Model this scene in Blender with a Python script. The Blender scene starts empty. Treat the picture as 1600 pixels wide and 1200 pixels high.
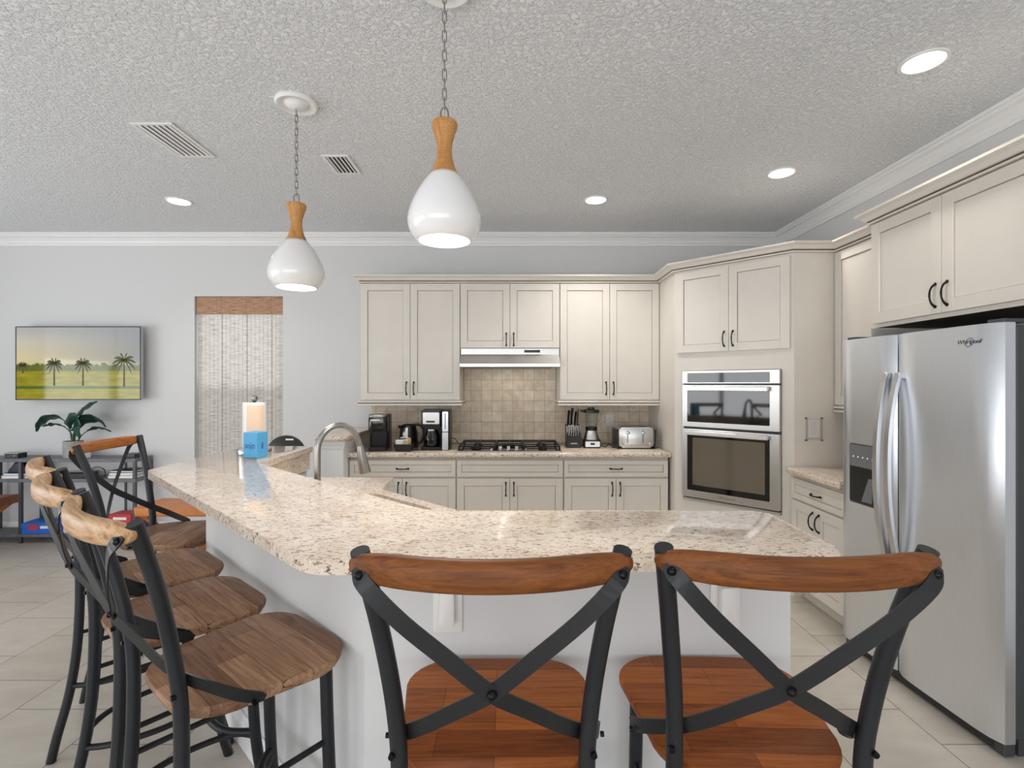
import bpy, bmesh, math, random
from mathutils import Vector, Matrix
random.seed(7)
C = bpy.context.scene.collection
SC = bpy.context.scene
R = math.radians

# ------------------------------------------------------------------ camera, world, lights, exposure
cam_d = bpy.data.cameras.new('camera'); cam = bpy.data.objects.new('camera', cam_d); C.objects.link(cam)
cam_d.sensor_width = 36; cam_d.lens = 785 / 1600 * 36; cam_d.clip_start = .03
cam.location = (0, 0, 1.5); cam.rotation_euler = (R(90), 0, 0)
SC.camera = cam
W = bpy.data.worlds.new('sky'); SC.world = W; W.use_nodes = True
W.node_tree.nodes['Background'].inputs[0].default_value = (.86, .93, 1, 1)
W.node_tree.nodes['Background'].inputs[1].default_value = 1.5
SC.view_settings.view_transform = 'Standard'; SC.view_settings.look = 'None'
SC.view_settings.gamma = 1; SC.view_settings.use_curve_mapping = False
SC.view_settings.exposure = -0.13
def area(name, loc, rot, sx, sy, power, col):
    l = bpy.data.lights.new(name, 'AREA'); l.shape = 'RECTANGLE'; l.size = sx; l.size_y = sy
    l.energy = power; l.color = col
    o = bpy.data.objects.new(name, l); C.objects.link(o); o.location = loc; o.rotation_euler = rot
    return o
# daylight through the glass doors behind the camera and the windows of the left wall
area('daylight_doors', (-1.4, -3.75, 1.1), (R(140), 0, 0), 7.0, 2.2, 178, (1, .995, .985))
area('daylight_left', (-6.45, .6, 1.2), (R(136), 0, R(-90)), 5.0, 2.0, 130, (.98, .99, 1))
area('daylight_window', (-2.72, 5.9, 1.5), (R(-90), 0, 0), 1.6, 2.4, 15, (.98, .99, 1))

# ------------------------------------------------------------------ helpers
def lin(c):
    return tuple(((v / 255) / 12.92 if v / 255 <= .04045 else ((v / 255 + .055) / 1.055) ** 2.4) for v in c[:3]) + (1,)
class NT:
    def __init__(s, name):
        s.m = bpy.data.materials.new(name); s.m.use_nodes = True
        s.t = s.m.node_tree; s.b = s.t.nodes['Principled BSDF']
    def n(s, typ, **kw):
        o = s.t.nodes.new(typ)
        for k, v in kw.items():
            if k.startswith('i_'):
                key = k[2:]; key = int(key) if key.isdigit() else key.replace('_', ' ')
                s.set(o.inputs[key], v)
            else: setattr(o, k, v)
        return o
    def set(s, sock, v):
        if isinstance(v, bpy.types.NodeSocket): s.t.links.new(v, sock)
        else: sock.default_value = v
    def p(s, **kw):
        for k, v in kw.items(): s.set(s.b.inputs[k.replace('_', ' ')], v)
        return s
    def coords(s, scale=(1, 1, 1), rot=(0, 0, 0), loc=(0, 0, 0)):
        tc = s.n('ShaderNodeTexCoord'); mp = s.n('ShaderNodeMapping')
        s.t.links.new(tc.outputs['Object'], mp.inputs[0])
        mp.inputs['Scale'].default_value = scale; mp.inputs['Rotation'].default_value = rot; mp.inputs['Location'].default_value = loc
        return mp.outputs[0]
    def noise(s, vec, scale, detail=2, rough=.5, dist=0):
        o = s.n('ShaderNodeTexNoise'); s.t.links.new(vec, o.inputs['Vector'])
        o.inputs['Scale'].default_value = scale; o.inputs['Detail'].default_value = detail
        o.inputs['Roughness'].default_value = rough; o.inputs['Distortion'].default_value = dist
        return o.outputs[0]
    def ramp(s, fac, stops):
        o = s.n('ShaderNodeValToRGB'); s.t.links.new(fac, o.inputs[0]); e = o.color_ramp.elements
        while len(e) < len(stops): e.new(.5)
        for k, (p, c) in enumerate(stops): e[k].position = p; e[k].color = c if len(c) == 4 else lin(c)
        return o.outputs[0]
    def mix(s, fac, a, b, mode='MIX'):
        o = s.n('ShaderNodeMix', data_type='RGBA', blend_type=mode)
        s.set(o.inputs[0], fac); s.set(o.inputs[6], a); s.set(o.inputs[7], b)
        return o.outputs[2]
    def bump(s, h, strength, dist):
        o = s.n('ShaderNodeBump'); s.t.links.new(h, o.inputs['Height'])
        o.inputs['Strength'].default_value = strength; o.inputs['Distance'].default_value = dist
        s.t.links.new(o.outputs[0], s.b.inputs['Normal'])
G1, G0 = (1, 1, 1, 1), (0, 0, 0, 1)
def plain(name, c, rough=.5, metal=0, coat=0, var=0, vs=6):
    s = NT(name); s.p(Base_Color=lin(c), Roughness=rough, Metallic=metal, Coat_Weight=coat)
    v = s.coords()
    if var:
        f = s.noise(v, vs, 3)
        d = tuple(max(0, x - var) for x in c); e = tuple(min(255, x + var) for x in c)
        s.p(Base_Color=s.ramp(f, [(.3, d), (.7, e)]))
    return s.m
def emit(name, c, st):
    s = NT(name); s.p(Base_Color=lin(c), Emission_Color=lin(c), Emission_Strength=st, Roughness=.4); return s.m

M = {}
def wallpaint(name, c, bs=.15):
    s = NT(name); v = s.coords(); s.p(Base_Color=lin(c), Roughness=.7); s.bump(s.noise(v, 130, 3), bs, .002); return s.m
M['wall'] = wallpaint('white_wall_paint', (213, 213, 213))
M['trim'] = plain('white_trim_paint', (234, 234, 234), .4)
s = NT('knockdown_ceiling'); v = s.coords(); s.p(Roughness=.85)
h = s.ramp(s.noise(v, 58, 4, .6, .7), [(.44, G0), (.66, G1)])
s.p(Base_Color=lin((238, 240, 243))); s.bump(h, 1.0, .006); M['ceiling'] = s.m
M['cab'] = plain('cream_cabinet_paint', (222, 216, 207), .42, var=2)
M['glaze'] = plain('brown_glaze', (120, 102, 82), .6, var=12, vs=20)
M['shaded_underside'] = plain('underside_painted_shade', (74, 60, 48), .6, var=8)  # dark tone puts the shade above the refrigerator into the colour
M['bronze'] = plain('dark_bronze', (38, 33, 30), .35, .7)
M['black'] = plain('black_plastic', (22, 22, 23), .35, var=4)
M['blackgloss'] = plain('black_glass', (9, 10, 11), .05, 0, .5)
M['castiron'] = plain('cast_iron', (24, 24, 25), .55, .2)
M['grey'] = plain('grey_plastic', (118, 119, 121), .45)
M['darkgrey'] = plain('dark_grey_enamel', (72, 74, 77), .5, .2)
M['white'] = plain('white_gloss', (236, 236, 236), .18, 0, .4)
M['whiteplastic'] = plain('white_plastic', (232, 231, 228), .35)
M['paper'] = plain('paper', (238, 236, 232), .8, var=4)
M['chrome'] = plain('chrome', (205, 205, 208), .12, 1)
M['nickel'] = plain('nickel', (150, 147, 142), .3, 1)
M['satin'] = plain('satin_nickel', (168, 166, 163), .3, 1)
M['concrete'] = plain('concrete_pot', (158, 156, 153), .8, var=14, vs=14)
M['soil'] = plain('soil', (60, 48, 38), .9, var=14, vs=40)
M['leaf'] = plain('leaf_green', (24, 68, 56), .38, var=8, vs=9)
M['stem'] = plain('stem_green', (62, 92, 58), .5, var=8)
M['blue'] = plain('sky_blue_card', (84, 164, 214), .55, var=3)
M['bluebox'] = plain('blue_carton', (32, 104, 206), .5, var=6)
M['navy'] = plain('navy_print', (24, 46, 92), .5)
M['red'] = plain('red_carton', (196, 58, 62), .5, var=6)
M['bookblue'] = plain('blue_cover', (46, 92, 150), .5, var=8)
M['bookdark'] = plain('dark_cover', (48, 56, 70), .5, var=6)
M['bookbrown'] = plain('brown_cover', (112, 84, 72), .5, var=8)
M['peach'] = plain('peach_tone', (232, 204, 178), .7, var=5)
M['tan_pack'] = plain('tan_sachets', (206, 176, 132), .6, var=14, vs=40)
M['consoletop'] = plain('charcoal_stained_wood', (104, 104, 112), .5, var=12, vs=14)
M['consolemetal'] = plain('console_metal', (84, 86, 90), .45, .5)
M['iron'] = plain('charcoal_powder_coat', (40, 42, 46), .42, .35, 0, var=3)
M['strapiron'] = plain('strap_iron', (40, 41, 43), .42, .4, 0, var=3)
M['bolt'] = plain('bolt_black', (30, 30, 32), .3, .8)
M['glass'] = plain('clear_glass', (235, 240, 238), .03)
M['glass'].node_tree.nodes['Principled BSDF'].inputs['Transmission Weight'].default_value = 1
M['foil'] = plain('aluminium_frame', (190, 192, 196), .3, 1)
M['hidden'] = plain('dark_recess', (36, 33, 31), .8)
M['lens'] = emit('lamp_lens', (255, 250, 240), 9)
M['led'] = emit('indicator_led', (210, 235, 255), 1.2)
def steel(name, c, rough, axis):
    s = NT(name); sc = [60, 60, 60]; sc[axis] = 1.2; v = s.coords(tuple(sc))
    f = s.noise(v, 6, 3)
    s.p(Metallic=1, Base_Color=s.ramp(f, [(.3, tuple(x - 3 for x in c)), (.7, tuple(x + 3 for x in c))]),
        Roughness=s.ramp(f, [(.3, (rough - .015,) * 3 + (1,)), (.7, (rough + .02,) * 3 + (1,))]))
    s.bump(f, .012, .0006); return s.m
M['steel'] = steel('brushed_steel_vertical', (230, 235, 242), .33, 2)
M['steelh'] = steel('brushed_steel_horizontal', (206, 205, 203), .31, 0)
# granite
s = NT('speckled_granite'); v = s.coords(); vd = s.coords((1, 2.1, 1.6), (0, 0, R(28)))
base = s.ramp(s.noise(v, 9, 5, .65), [(.3, (214, 194, 174)), (.5, (227, 210, 193)), (.7, (236, 224, 210))])
b1 = s.mix(s.ramp(s.noise(s.coords((1, 2.6, 1.8), (0, 0, R(18)), (1, 2, 5)), 26, 4, .65), [(.52, G0), (.66, (.55,) * 3 + (1,))]), base, lin((196, 172, 150)))
def dashes(loc, rot, scale, lo, hi, c, a, prev):
    v_ = s.coords((1, 2.7, 1.7), (0, 0, R(rot)), loc)
    return s.mix(s.ramp(s.noise(v_, scale, 3, .55, .25), [(lo, G0), (hi, (a,) * 3 + (1,))]), prev, lin(c))
b2 = dashes((0, 0, 0), 22, 40, .600, .628, (150, 128, 112), .9, b1)
b3 = dashes((3, 7, 1), 15, 48, .628, .650, (92, 78, 70), .95, b2)
b4 = dashes((9, 2, 4), 34, 62, .640, .660, (66, 56, 52), .95, b3)
b5 = s.mix(s.ramp(s.noise(v, 120, 2), [(.60, G0), (.68, (.5,) * 3 + (1,))]), b4, lin((248, 242, 232)))
s.p(Base_Color=b5, Roughness=.10, Coat_Weight=.2, Coat_Roughness=.03); M['granite'] = s.m
# floor tile: rows run along Y, staggered by half a tile
s = NT('greige_floor_tile'); v = s.coords((1, 1, 1), (0, 0, R(90)), (0, 0, 0))
tc = s.n('ShaderNodeTexCoord'); sep = s.n('ShaderNodeSeparateXYZ'); s.t.links.new(tc.outputs['Object'], sep.inputs[0])
P = .4525
ax = s.n('ShaderNodeMath', operation='ADD', i_0=sep.outputs[1], i_1=-2.091 + P * 20)
ay = s.n('ShaderNodeMath', operation='ADD', i_0=sep.outputs[0], i_1=2.286 + P * 20)
cb = s.n('ShaderNodeCombineXYZ', i_0=ax.outputs[0], i_1=ay.outputs[0])
br = s.n('ShaderNodeTexBrick', offset=.5, offset_frequency=2, squash=1)
s.t.links.new(cb.outputs[0], br.inputs['Vector'])
for k, q in (('Scale', 1), ('Mortar Size', .0028), ('Mortar Smooth', .1), ('Bias', 0), ('Brick Width', P), ('Row Height', P)): br.inputs[k].default_value = q
br.inputs['Color1'].default_value = lin((203, 196, 186)); br.inputs['Color2'].default_value = lin((195, 188, 177)); br.inputs['Mortar'].default_value = lin((132, 122, 110))
vein = s.noise(s.coords((1, 2.6, 1), (0, 0, R(35))), 3.2, 6, .62, .6)
col = s.mix(.35, br.outputs[0], s.mix(1, br.outputs[0], s.ramp(vein, [(.3, (196, 188, 178)), (.7, (255, 253, 250))]), 'MULTIPLY'))
s.p(Base_Color=col, Roughness=.34); s.bump(br.outputs['Fac'], -.3, .002); M['floor'] = s.m
# backsplash tile
s = NT('tumbled_travertine_tile'); tc = s.n('ShaderNodeTexCoord'); sep = s.n('ShaderNodeSeparateXYZ'); s.t.links.new(tc.outputs['Object'], sep.inputs[0])
T = .1047
ax = s.n('ShaderNodeMath', operation='ADD', i_0=sep.outputs[0], i_1=T * 40 - .01); ay = s.n('ShaderNodeMath', operation='ADD', i_0=sep.outputs[2], i_1=T * 20 + .03)
cb = s.n('ShaderNodeCombineXYZ', i_0=ax.outputs[0], i_1=ay.outputs[0])
br = s.n('ShaderNodeTexBrick', offset=0, squash=1); s.t.links.new(cb.outputs[0], br.inputs['Vector'])
for k, q in (('Scale', 1), ('Mortar Size', .0022), ('Mortar Smooth', .3), ('Bias', 0), ('Brick Width', T), ('Row Height', T)): br.inputs[k].default_value = q
br.inputs['Color1'].default_value = lin((242, 230, 212)); br.inputs['Color2'].default_value = lin((228, 212, 190)); br.inputs['Mortar'].default_value = lin((176, 162, 142))
cl = s.noise(s.coords(), 14, 5, .6)
col = s.mix(.5, br.outputs[0], s.mix(1, br.outputs[0], s.ramp(cl, [(.35, (205, 196, 184)), (.65, (255, 254, 252))]), 'MULTIPLY'))
s.p(Base_Color=col, Roughness=.5); s.bump(br.outputs['Fac'], -.5, .003); M['tile'] = s.m
# wood
def wood(name, c0, c1, planks, rough=.38, rw=.078, grain=1.0, gs=(1.6, 22, 22)):
    s = NT(name); oi = s.n('ShaderNodeObjectInfo')
    tc = s.n('ShaderNodeTexCoord'); off = s.n('ShaderNodeVectorMath', operation='SCALE', i_0=(3.1, 1.7, 2.3)); s.t.links.new(oi.outputs['Random'], off.inputs['Scale'])
    add = s.n('ShaderNodeVectorMath', operation='ADD', i_0=tc.outputs['Object'], i_1=off.outputs[0])
    mp = s.n('ShaderNodeMapping', i_Vector=add.outputs[0]); mp.inputs['Scale'].default_value = gs
    f = s.noise(mp.outputs[0], 2.6, 6, .62, 1.1)
    mp2 = s.n('ShaderNodeMapping', i_Vector=add.outputs[0]); mp2.inputs['Scale'].default_value = (6, 170, 170)
    f2 = s.noise(mp2.outputs[0], 1.6, 2)
    dk = tuple(x * .55 for x in c0)
    col = s.ramp(f, [(.22, dk), (.38, c0), (.60, c1), (.78, c0)])
    col = s.mix(.22 * grain, col, s.mix(1, col, s.ramp(f2, [(.35, (130, 120, 110)), (.6, (255, 255, 255))]), 'MULTIPLY'))
    if planks:
        br = s.n('ShaderNodeTexBrick', offset=.37); s.t.links.new(tc.outputs['Object'], br.inputs['Vector'])
        for k, q in (('Scale', 1), ('Mortar Size', .0007), ('Mortar Smooth', .2), ('Bias', 0), ('Brick Width', .34), ('Row Height', rw)): br.inputs[k].default_value = q
        br.inputs['Color1'].default_value = lin((255, 250, 244)); br.inputs['Color2'].default_value = lin((172, 158, 147)); br.inputs['Mortar'].default_value = lin((112, 98, 88))
        col = s.mix(1, col, br.outputs[0], 'MULTIPLY')
    s.p(Base_Color=col, Roughness=rough, Specular_IOR_Level=.28); s.bump(f2, .06, .001); return s.m
M['teak'] = wood('oiled_teak', (166, 90, 32), (198, 116, 48), True, .5)
M['teakrail'] = wood('teak_rail', (104, 58, 22), (132, 78, 36), False, .5)
M['sheenteak'] = wood('window_sheen_teak', (158, 121, 94), (194, 157, 128), True, .5)  # seat wood greyed to carry the window light's sheen in its colour
M['paleteak'] = wood('pale_worn_teak', (168, 124, 82), (204, 168, 128), False, .4)
M['orangeteak'] = wood('orange_teak_rail', (150, 84, 38), (186, 116, 60), False, .36)
M['pinewood'] = wood('pendant_wood', (180, 126, 70), (206, 152, 94), False, .55, gs=(9, 9, 1.4))
M['legwood'] = wood('bench_leg_wood', (138, 80, 40), (170, 106, 58), False, .45)
M['leather'] = plain('tan_leather', (196, 120, 62), .42, var=10, vs=5)
M['leatherdark'] = plain('brown_leather', (112, 62, 36), .42, var=8, vs=5)
# woven blind: translucent reeds
def weave(name, ca, cbb, cc, transl):
    s = NT(name); n1 = s.noise(s.coords((6, 1, 150)), 1.5, 4, .75, .2)
    n2 = s.noise(s.coords((13, 1, 210), (0, 0, 0), (4, 0, 9)), 1.0, 3, .7)
    col = s.ramp(n1, [(.32, ca), (.44, cbb), (.62, cc)])
    col = s.mix(s.ramp(n2, [(.34, (.8,) * 3 + (1,)), (.42, G0)]), col, lin(ca))
    sep = s.n('ShaderNodeSeparateXYZ'); tc = s.n('ShaderNodeTexCoord'); s.t.links.new(tc.outputs['Object'], sep.inputs[0])
    for per, w, a in ((.0415, .006, .30), (.249, .010, .5)):
        md = s.n('ShaderNodeMath', operation='MODULO', i_0=sep.outputs[0], i_1=per)
        lt = s.n('ShaderNodeMath', operation='LESS_THAN', i_0=md.outputs[0], i_1=w)
        sc = s.n('ShaderNodeMath', operation='MULTIPLY', i_0=lt.outputs[0], i_1=a)
        col = s.mix(sc.outputs[0], col, lin((132, 124, 116)))
    s.p(Base_Color=col, Roughness=.8)
    if transl:
        tr = s.n('ShaderNodeBsdfTranslucent'); s.t.links.new(col, tr.inputs[0])
        ms = s.n('ShaderNodeMixShader', i_0=.5); s.t.links.new(s.b.outputs[0], ms.inputs[1]); s.t.links.new(tr.outputs[0], ms.inputs[2])
        s.t.links.new(ms.outputs[0], s.t.nodes['Material Output'].inputs[0])
    return s.m
M['blind'] = weave('woven_reed_blind', (158, 142, 130), (224, 219, 214), (246, 244, 241), True)
M['valance'] = weave('woven_valance', (112, 78, 54), (158, 116, 86), (206, 170, 142), False)

# ---- mesh helpers: every one adds to a bmesh
def nb(): return bmesh.new()
def box(bm, x0, y0, z0, x1, y1, z1, bev=0, mi=0, seg=1):
    vs = [bm.verts.new(c) for c in ((x0, y0, z0), (x1, y0, z0), (x1, y1, z0), (x0, y1, z0), (x0, y0, z1), (x1, y0, z1), (x1, y1, z1), (x0, y1, z1))]
    fs = [bm.faces.new([vs[i] for i in f]) for f in ((3, 2, 1, 0), (4, 5, 6, 7), (0, 1, 5, 4), (1, 2, 6, 5), (2, 3, 7, 6), (3, 0, 4, 7))]
    for f in fs: f.material_index = mi
    if bev:
        es = set(e for f in fs for e in f.edges)
        bmesh.ops.bevel(bm, geom=list(es), offset=bev, segments=seg, affect='EDGES', profile=.5, material=mi)
    return vs
def prism(bm, poly, z0, z1, bev=0, seg=2, mi=0, M4=None):
    a = [bm.verts.new((p[0], p[1], z0)) for p in poly]; b = [bm.verts.new((p[0], p[1], z1)) for p in poly]
    n = len(poly); top = bm.faces.new(b); bot = bm.faces.new(a[::-1])
    sd = [bm.faces.new([a[i], a[(i + 1) % n], b[(i + 1) % n], b[i]]) for i in range(n)]
    for f in sd + [top, bot]: f.material_index = mi
    if M4 is not None:
        for q in a + b: q.co = M4 @ q.co
    if bev:
        bmesh.ops.bevel(bm, geom=list(set(list(top.edges) + list(bot.edges))), offset=bev, segments=seg, affect='EDGES', profile=.5, material=mi)
def ring(c, u, w, r, n, squash=1):
    return [c + (u * math.cos(2 * math.pi * k / n) + w * math.sin(2 * math.pi * k / n) * squash) * r for k in range(n)]
def tube(bm, pts, r, n=10, caps=True, mi=0, closed=False, squash=1):
    P_ = [Vector(p) for p in pts]; rs = r if isinstance(r, (list, tuple)) else [r] * len(P_)
    rings = []; u = None
    for k, p in enumerate(P_):
        if closed: t = P_[(k + 1) % len(P_)] - P_[k - 1]
        else: t = P_[min(k + 1, len(P_) - 1)] - P_[max(k - 1, 0)]
        t.normalize()
        if u is None:
            u = t.orthogonal().normalized() if abs(t.z) > .9 else t.cross(Vector((0, 0, 1))).normalized()
        u = (u - t * u.dot(t)).normalized(); w = t.cross(u)
        rings.append([bm.verts.new(q) for q in ring(p, u, w, rs[k], n, squash)])
    m = len(rings)
    for k in range(m if closed else m - 1):
        a, b = rings[k], rings[(k + 1) % m]
        for i in range(n):
            f = bm.faces.new([a[i], a[(i + 1) % n], b[(i + 1) % n], b[i]]); f.material_index = mi; f.smooth = True
    if caps and not closed:
        f = bm.faces.new(rings[0][::-1]); f.material_index = mi; f = bm.faces.new(rings[-1]); f.material_index = mi
def cyl(bm, p0, p1, r, n=20, mi=0, r1=None): tube(bm, [p0, p1], [r, r if r1 is None else r1], n, mi=mi)
def smoothpts(pts, k=6):
    P_ = [Vector(p) for p in pts]; out = []
    for i in range(len(P_) - 1):
        p0, p1, p2, p3 = P_[max(i - 1, 0)], P_[i], P_[i + 1], P_[min(i + 2, len(P_) - 1)]
        for j in range(k):
            t = j / k
            out.append(.5 * ((2 * p1) + (p2 - p0) * t + (2 * p0 - 5 * p1 + 4 * p2 - p3) * t * t + (3 * p1 - p0 - 3 * p2 + p3) * t ** 3))
    return out + [P_[-1]]
def lathe(bm, prof, c=(0, 0), n=40, mi=0):
    rings = []
    for r, z in prof:
        rings.append([bm.verts.new((c[0] + r * math.cos(2 * math.pi * k / n), c[1] + r * math.sin(2 * math.pi * k / n), z)) for k in range(n)] if r > 1e-6 else [bm.verts.new((c[0], c[1], z))])
    for a, b in zip(rings, rings[1:]):
        for i in range(n):
            q = [a[i % len(a)], a[(i + 1) % len(a)], b[(i + 1) % len(b)], b[i % len(b)]]; w = []
            for x in q:
                if x not in w: w.append(x)
            if len(w) > 2:
                f = bm.faces.new(w); f.material_index = mi; f.smooth = True
def ribbon(bm, pts, dirs, width, thick, mi=0, ends=False):
    P_ = [Vector(p) for p in pts]; rows = []
    for k, p in enumerate(P_):
        t = (P_[min(k + 1, len(P_) - 1)] - P_[max(k - 1, 0)]).normalized()
        d = Vector(dirs[k]) if isinstance(dirs, list) else Vector(dirs)
        d = (d - t * d.dot(t)).normalized(); nn = t.cross(d)
        wk = width * (1 if not ends else (.55 if k in (0, len(P_) - 1) else .9 if k in (1, len(P_) - 2) else 1))
        if ends and k == 0: p = p - t * .008
        rows.append([bm.verts.new(p + d * (sx * wk / 2) + nn * (sy * thick / 2)) for sx, sy in ((-1, -1), (1, -1), (1, 1), (-1, 1))])
    for a, b in zip(rows, rows[1:]):
        for i in range(4):
            f = bm.faces.new([a[i], a[(i + 1) % 4], b[(i + 1) % 4], b[i]]); f.material_index = mi
    bm.faces.new(rows[0][::-1]).material_index = mi; bm.faces.new(rows[-1]).material_index = mi
def sweep(bm, path, prof, mats=None, closed=False):
    """profile (out, z) pushed along a plan path; out is to the right of the direction of travel"""
    P_ = [Vector((p[0], p[1])) for p in path]; rows = []; n = len(P_)
    for k in range(n):
        d0 = (P_[k] - P_[k - 1]).normalized() if (k or closed) else None
        d1 = (P_[(k + 1) % n] - P_[k]).normalized() if (k < n - 1 or closed) else None
        d0 = d0 or d1; d1 = d1 or d0
        n0, n1 = Vector((d0.y, -d0.x)), Vector((d1.y, -d1.x))
        m = (n0 + n1).normalized(); m = m / max(.3, m.dot(n0))
        rows.append([bm.verts.new((P_[k].x + m.x * o, P_[k].y + m.y * o, z)) for o, z in prof])
    for k in range(n if closed else n - 1):
        a, b = rows[k], rows[(k + 1) % n]
        for i in range(len(prof)):
            j = (i + 1) % len(prof)
            f = bm.faces.new([a[i], a[j], b[j], b[i]]); f.material_index = (mats or {}).get(i, 0)
    if not closed:
        bm.faces.new(rows[0][::-1]); bm.faces.new(rows[-1])
def rrect(x0, y0, x1, y1, r, n=5):
    o = []
    for cx, cy, a in ((x1 - r, y0 + r, -90), (x1 - r, y1 - r, 0), (x0 + r, y1 - r, 90), (x0 + r, y0 + r, 180)):
        for k in range(n + 1):
            t = R(a + 90 * k / n); o.append((cx + r * math.cos(t), cy + r * math.sin(t)))
    return o
def rrbox(bm, x0, y0, z0, x1, y1, z1, r, bev=0, mi=0):
    prism(bm, rrect(x0, y0, x1, y1, r), z0, z1, bev, 2, mi)
FRONT = Matrix.Rotation(R(90), 4, 'X')       # turns a plan drawing upright: (x, z) drawn, extrude goes to -y
def frontprism(bm, poly, y_front, depth, bev=0, mi=0):
    prism(bm, poly, -(y_front + depth), -y_front, bev, 2, mi, FRONT)
def obj(name, bm, mats, parent=None, smooth=None):
    bmesh.ops.recalc_face_normals(bm, faces=bm.faces[:])
    me = bpy.data.meshes.new(name); bm.to_mesh(me); bm.free()
    for m in (mats if isinstance(mats, (list, tuple)) else [mats]): me.materials.append(M[m] if isinstance(m, str) else m)
    o = bpy.data.objects.new(name, me); C.objects.link(o)
    if parent: o.parent = parent
    if smooth:
        for p in me.polygons: p.use_smooth = True
        me.set_sharp_from_angle(angle=R(smooth))
    return o
def tag(o, label, cat, group=None, kind=None):
    o['label'] = label; o['category'] = cat
    if group: o['group'] = group
    if kind: o['kind'] = kind
    return o
def thing(name, label, cat, loc=(0, 0, 0), rz=0, group=None):
    o = bpy.data.objects.new(name, None); C.objects.link(o); o.empty_display_size = .1
    o.location = loc; o.rotation_euler = (0, 0, R(rz)); return tag(o, label, cat, group)
def struct(name, bm, m, label, parent=None, smooth=None):
    o = obj(name, bm, m, parent, smooth); o['kind'] = 'structure'
    if not parent: o['label'] = label; o['category'] = name.split('_')[0]
    return o
def dup(root, loc, rz, label):
    r = root.copy(); C.objects.link(r); r.location = loc; r.rotation_euler = (0, 0, R(rz)); r['label'] = label
    for ch in list(root.children):
        c = ch.copy(); C.objects.link(c); c.parent = r
        for g in ch.children:
            d = g.copy(); C.objects.link(d); d.parent = c
    return r
def text(name, body, size, m, parent, loc, rot, ext=.0008, shear=0, align='CENTER', sx=1):
    c = bpy.data.curves.new(name, 'FONT'); c.body = body; c.size = size; c.extrude = ext; c.shear = shear
    c.align_x = align; c.align_y = 'CENTER'; c.materials.append(M[m] if isinstance(m, str) else m)
    f = bpy.data.objects.new('font_source', c); C.objects.link(f); dg = bpy.context.evaluated_depsgraph_get()
    me = bpy.data.meshes.new_from_object(f.evaluated_get(dg)); bpy.data.objects.remove(f)
    m4 = Matrix.Translation(loc) @ Matrix.Rotation(rot[2], 4, 'Z') @ Matrix.Rotation(rot[0], 4, 'X') @ Matrix.Diagonal((sx, 1, 1, 1)); me.transform(m4)
    o = bpy.data.objects.new(name, me); C.objects.link(o); o.parent = parent; return o

# ------------------------------------------------------------------ room
XL, XR, YB, YF, ZC = -6.2, 2.66, 5.0, -3.5, 2.985
bm = nb(); box(bm, XL - .2, YF - .2, -.1, XR + .2, YB + .2, 0); struct('floor', bm, 'floor', 'greige square floor tiles laid in a staggered bond')
bm = nb(); box(bm, XL - .2, YF - .2, ZC, XR + .2, YB + .2, ZC + .1); struct('ceiling', bm, 'ceiling', 'white knockdown textured ceiling')
wx0, wx1, wz0, wz1 = -3.16, -2.28, .55, 2.373
bm = nb()
box(bm, XL - .2, YB, 0, wx0, YB + .16, ZC); box(bm, wx1, YB, 0, XR + .2, YB + .16, ZC)
box(bm, wx0, YB, 0, wx1, YB + .16, wz0); box(bm, wx0, YB, wz1, wx1, YB + .16, ZC)
struct('wall_back', bm, 'wall', 'white back wall behind the cabinets and the television')
bm = nb(); box(bm, XR, YF, 0, XR + .15, YB, ZC); struct('wall_right', bm, 'wall', 'white right wall behind the refrigerator')
bm = nb()                                                    # left wall with a row of tall windows
box(bm, XL - .15, YF, 0, XL, -1.9, ZC); box(bm, XL - .15, 3.1, 0, XL, YB, ZC)
box(bm, XL - .15, -1.9, 0, XL, 3.1, .3); box(bm, XL - .15, -1.9, 2.5, XL, 3.1, ZC)
struct('wall_left', bm, 'wall', 'white left wall with tall windows')
bm = nb()
box(bm, XL, YF - .15, 0, -4.9, YF, ZC); box(bm, 2.1, YF - .15, 0, XR, YF, ZC); box(bm, -4.9, YF - .15, 2.5, 2.1, YF, ZC)
struct('wall_front', bm, 'wall', 'white wall with wide glass doors')
bm = nb()
for k in range(6):
    x = -4.9 + 7.0 * k / 5
    box(bm, x - .04, YF - .12, 0, x + .04, YF - .04, 2.5)
box(bm, -4.9, YF - .12, 2.42, 2.1, YF - .04, 2.5); box(bm, -4.9, YF - .12, 0, 2.1, YF - .04, .06)
struct('door_1', bm, 'trim', 'white framed sliding glass doors')
bm = nb()
for k in range(5):
    y = -1.9 + 5.0 * k / 4
    box(bm, XL - .12, y - .04, .3, XL - .04, y + .04, 2.5)
box(bm, XL - .12, -1.9, 2.43, XL - .04, 3.1, 2.5); box(bm, XL - .12, -1.9, .3, XL - .04, 3.1, .37)
struct('window_2', bm, 'trim', 'white framed windows in the left wall')
crown = [(0, ZC - .115), (.012, ZC - .115), (.014, ZC - .098), (.022, ZC - .09), (.03, ZC - .07), (.05, ZC - .045), (.072, ZC - .033), (.078, ZC - .022), (.09, ZC - .018), (.092, ZC - .0005), (0, ZC - .0005)]
bm = nb(); sweep(bm, [(XL + .001, YB - .001), (XR - .001, YB - .001), (XR - .001, YF + .001)], crown)
struct('trim_1', bm, 'trim', 'white crown molding along the back and right walls')
bbp = [(0, .001), (.016, .001), (.016, .095), (.012, .105), (.010, .12), (.004, .132), (0, .132)]
bm = nb(); sweep(bm, [(XL, YB - .001), (-1.58, YB - .001)], bbp); struct('baseboard_back', bm, 'trim', 'white baseboard along the back wall')

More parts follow.
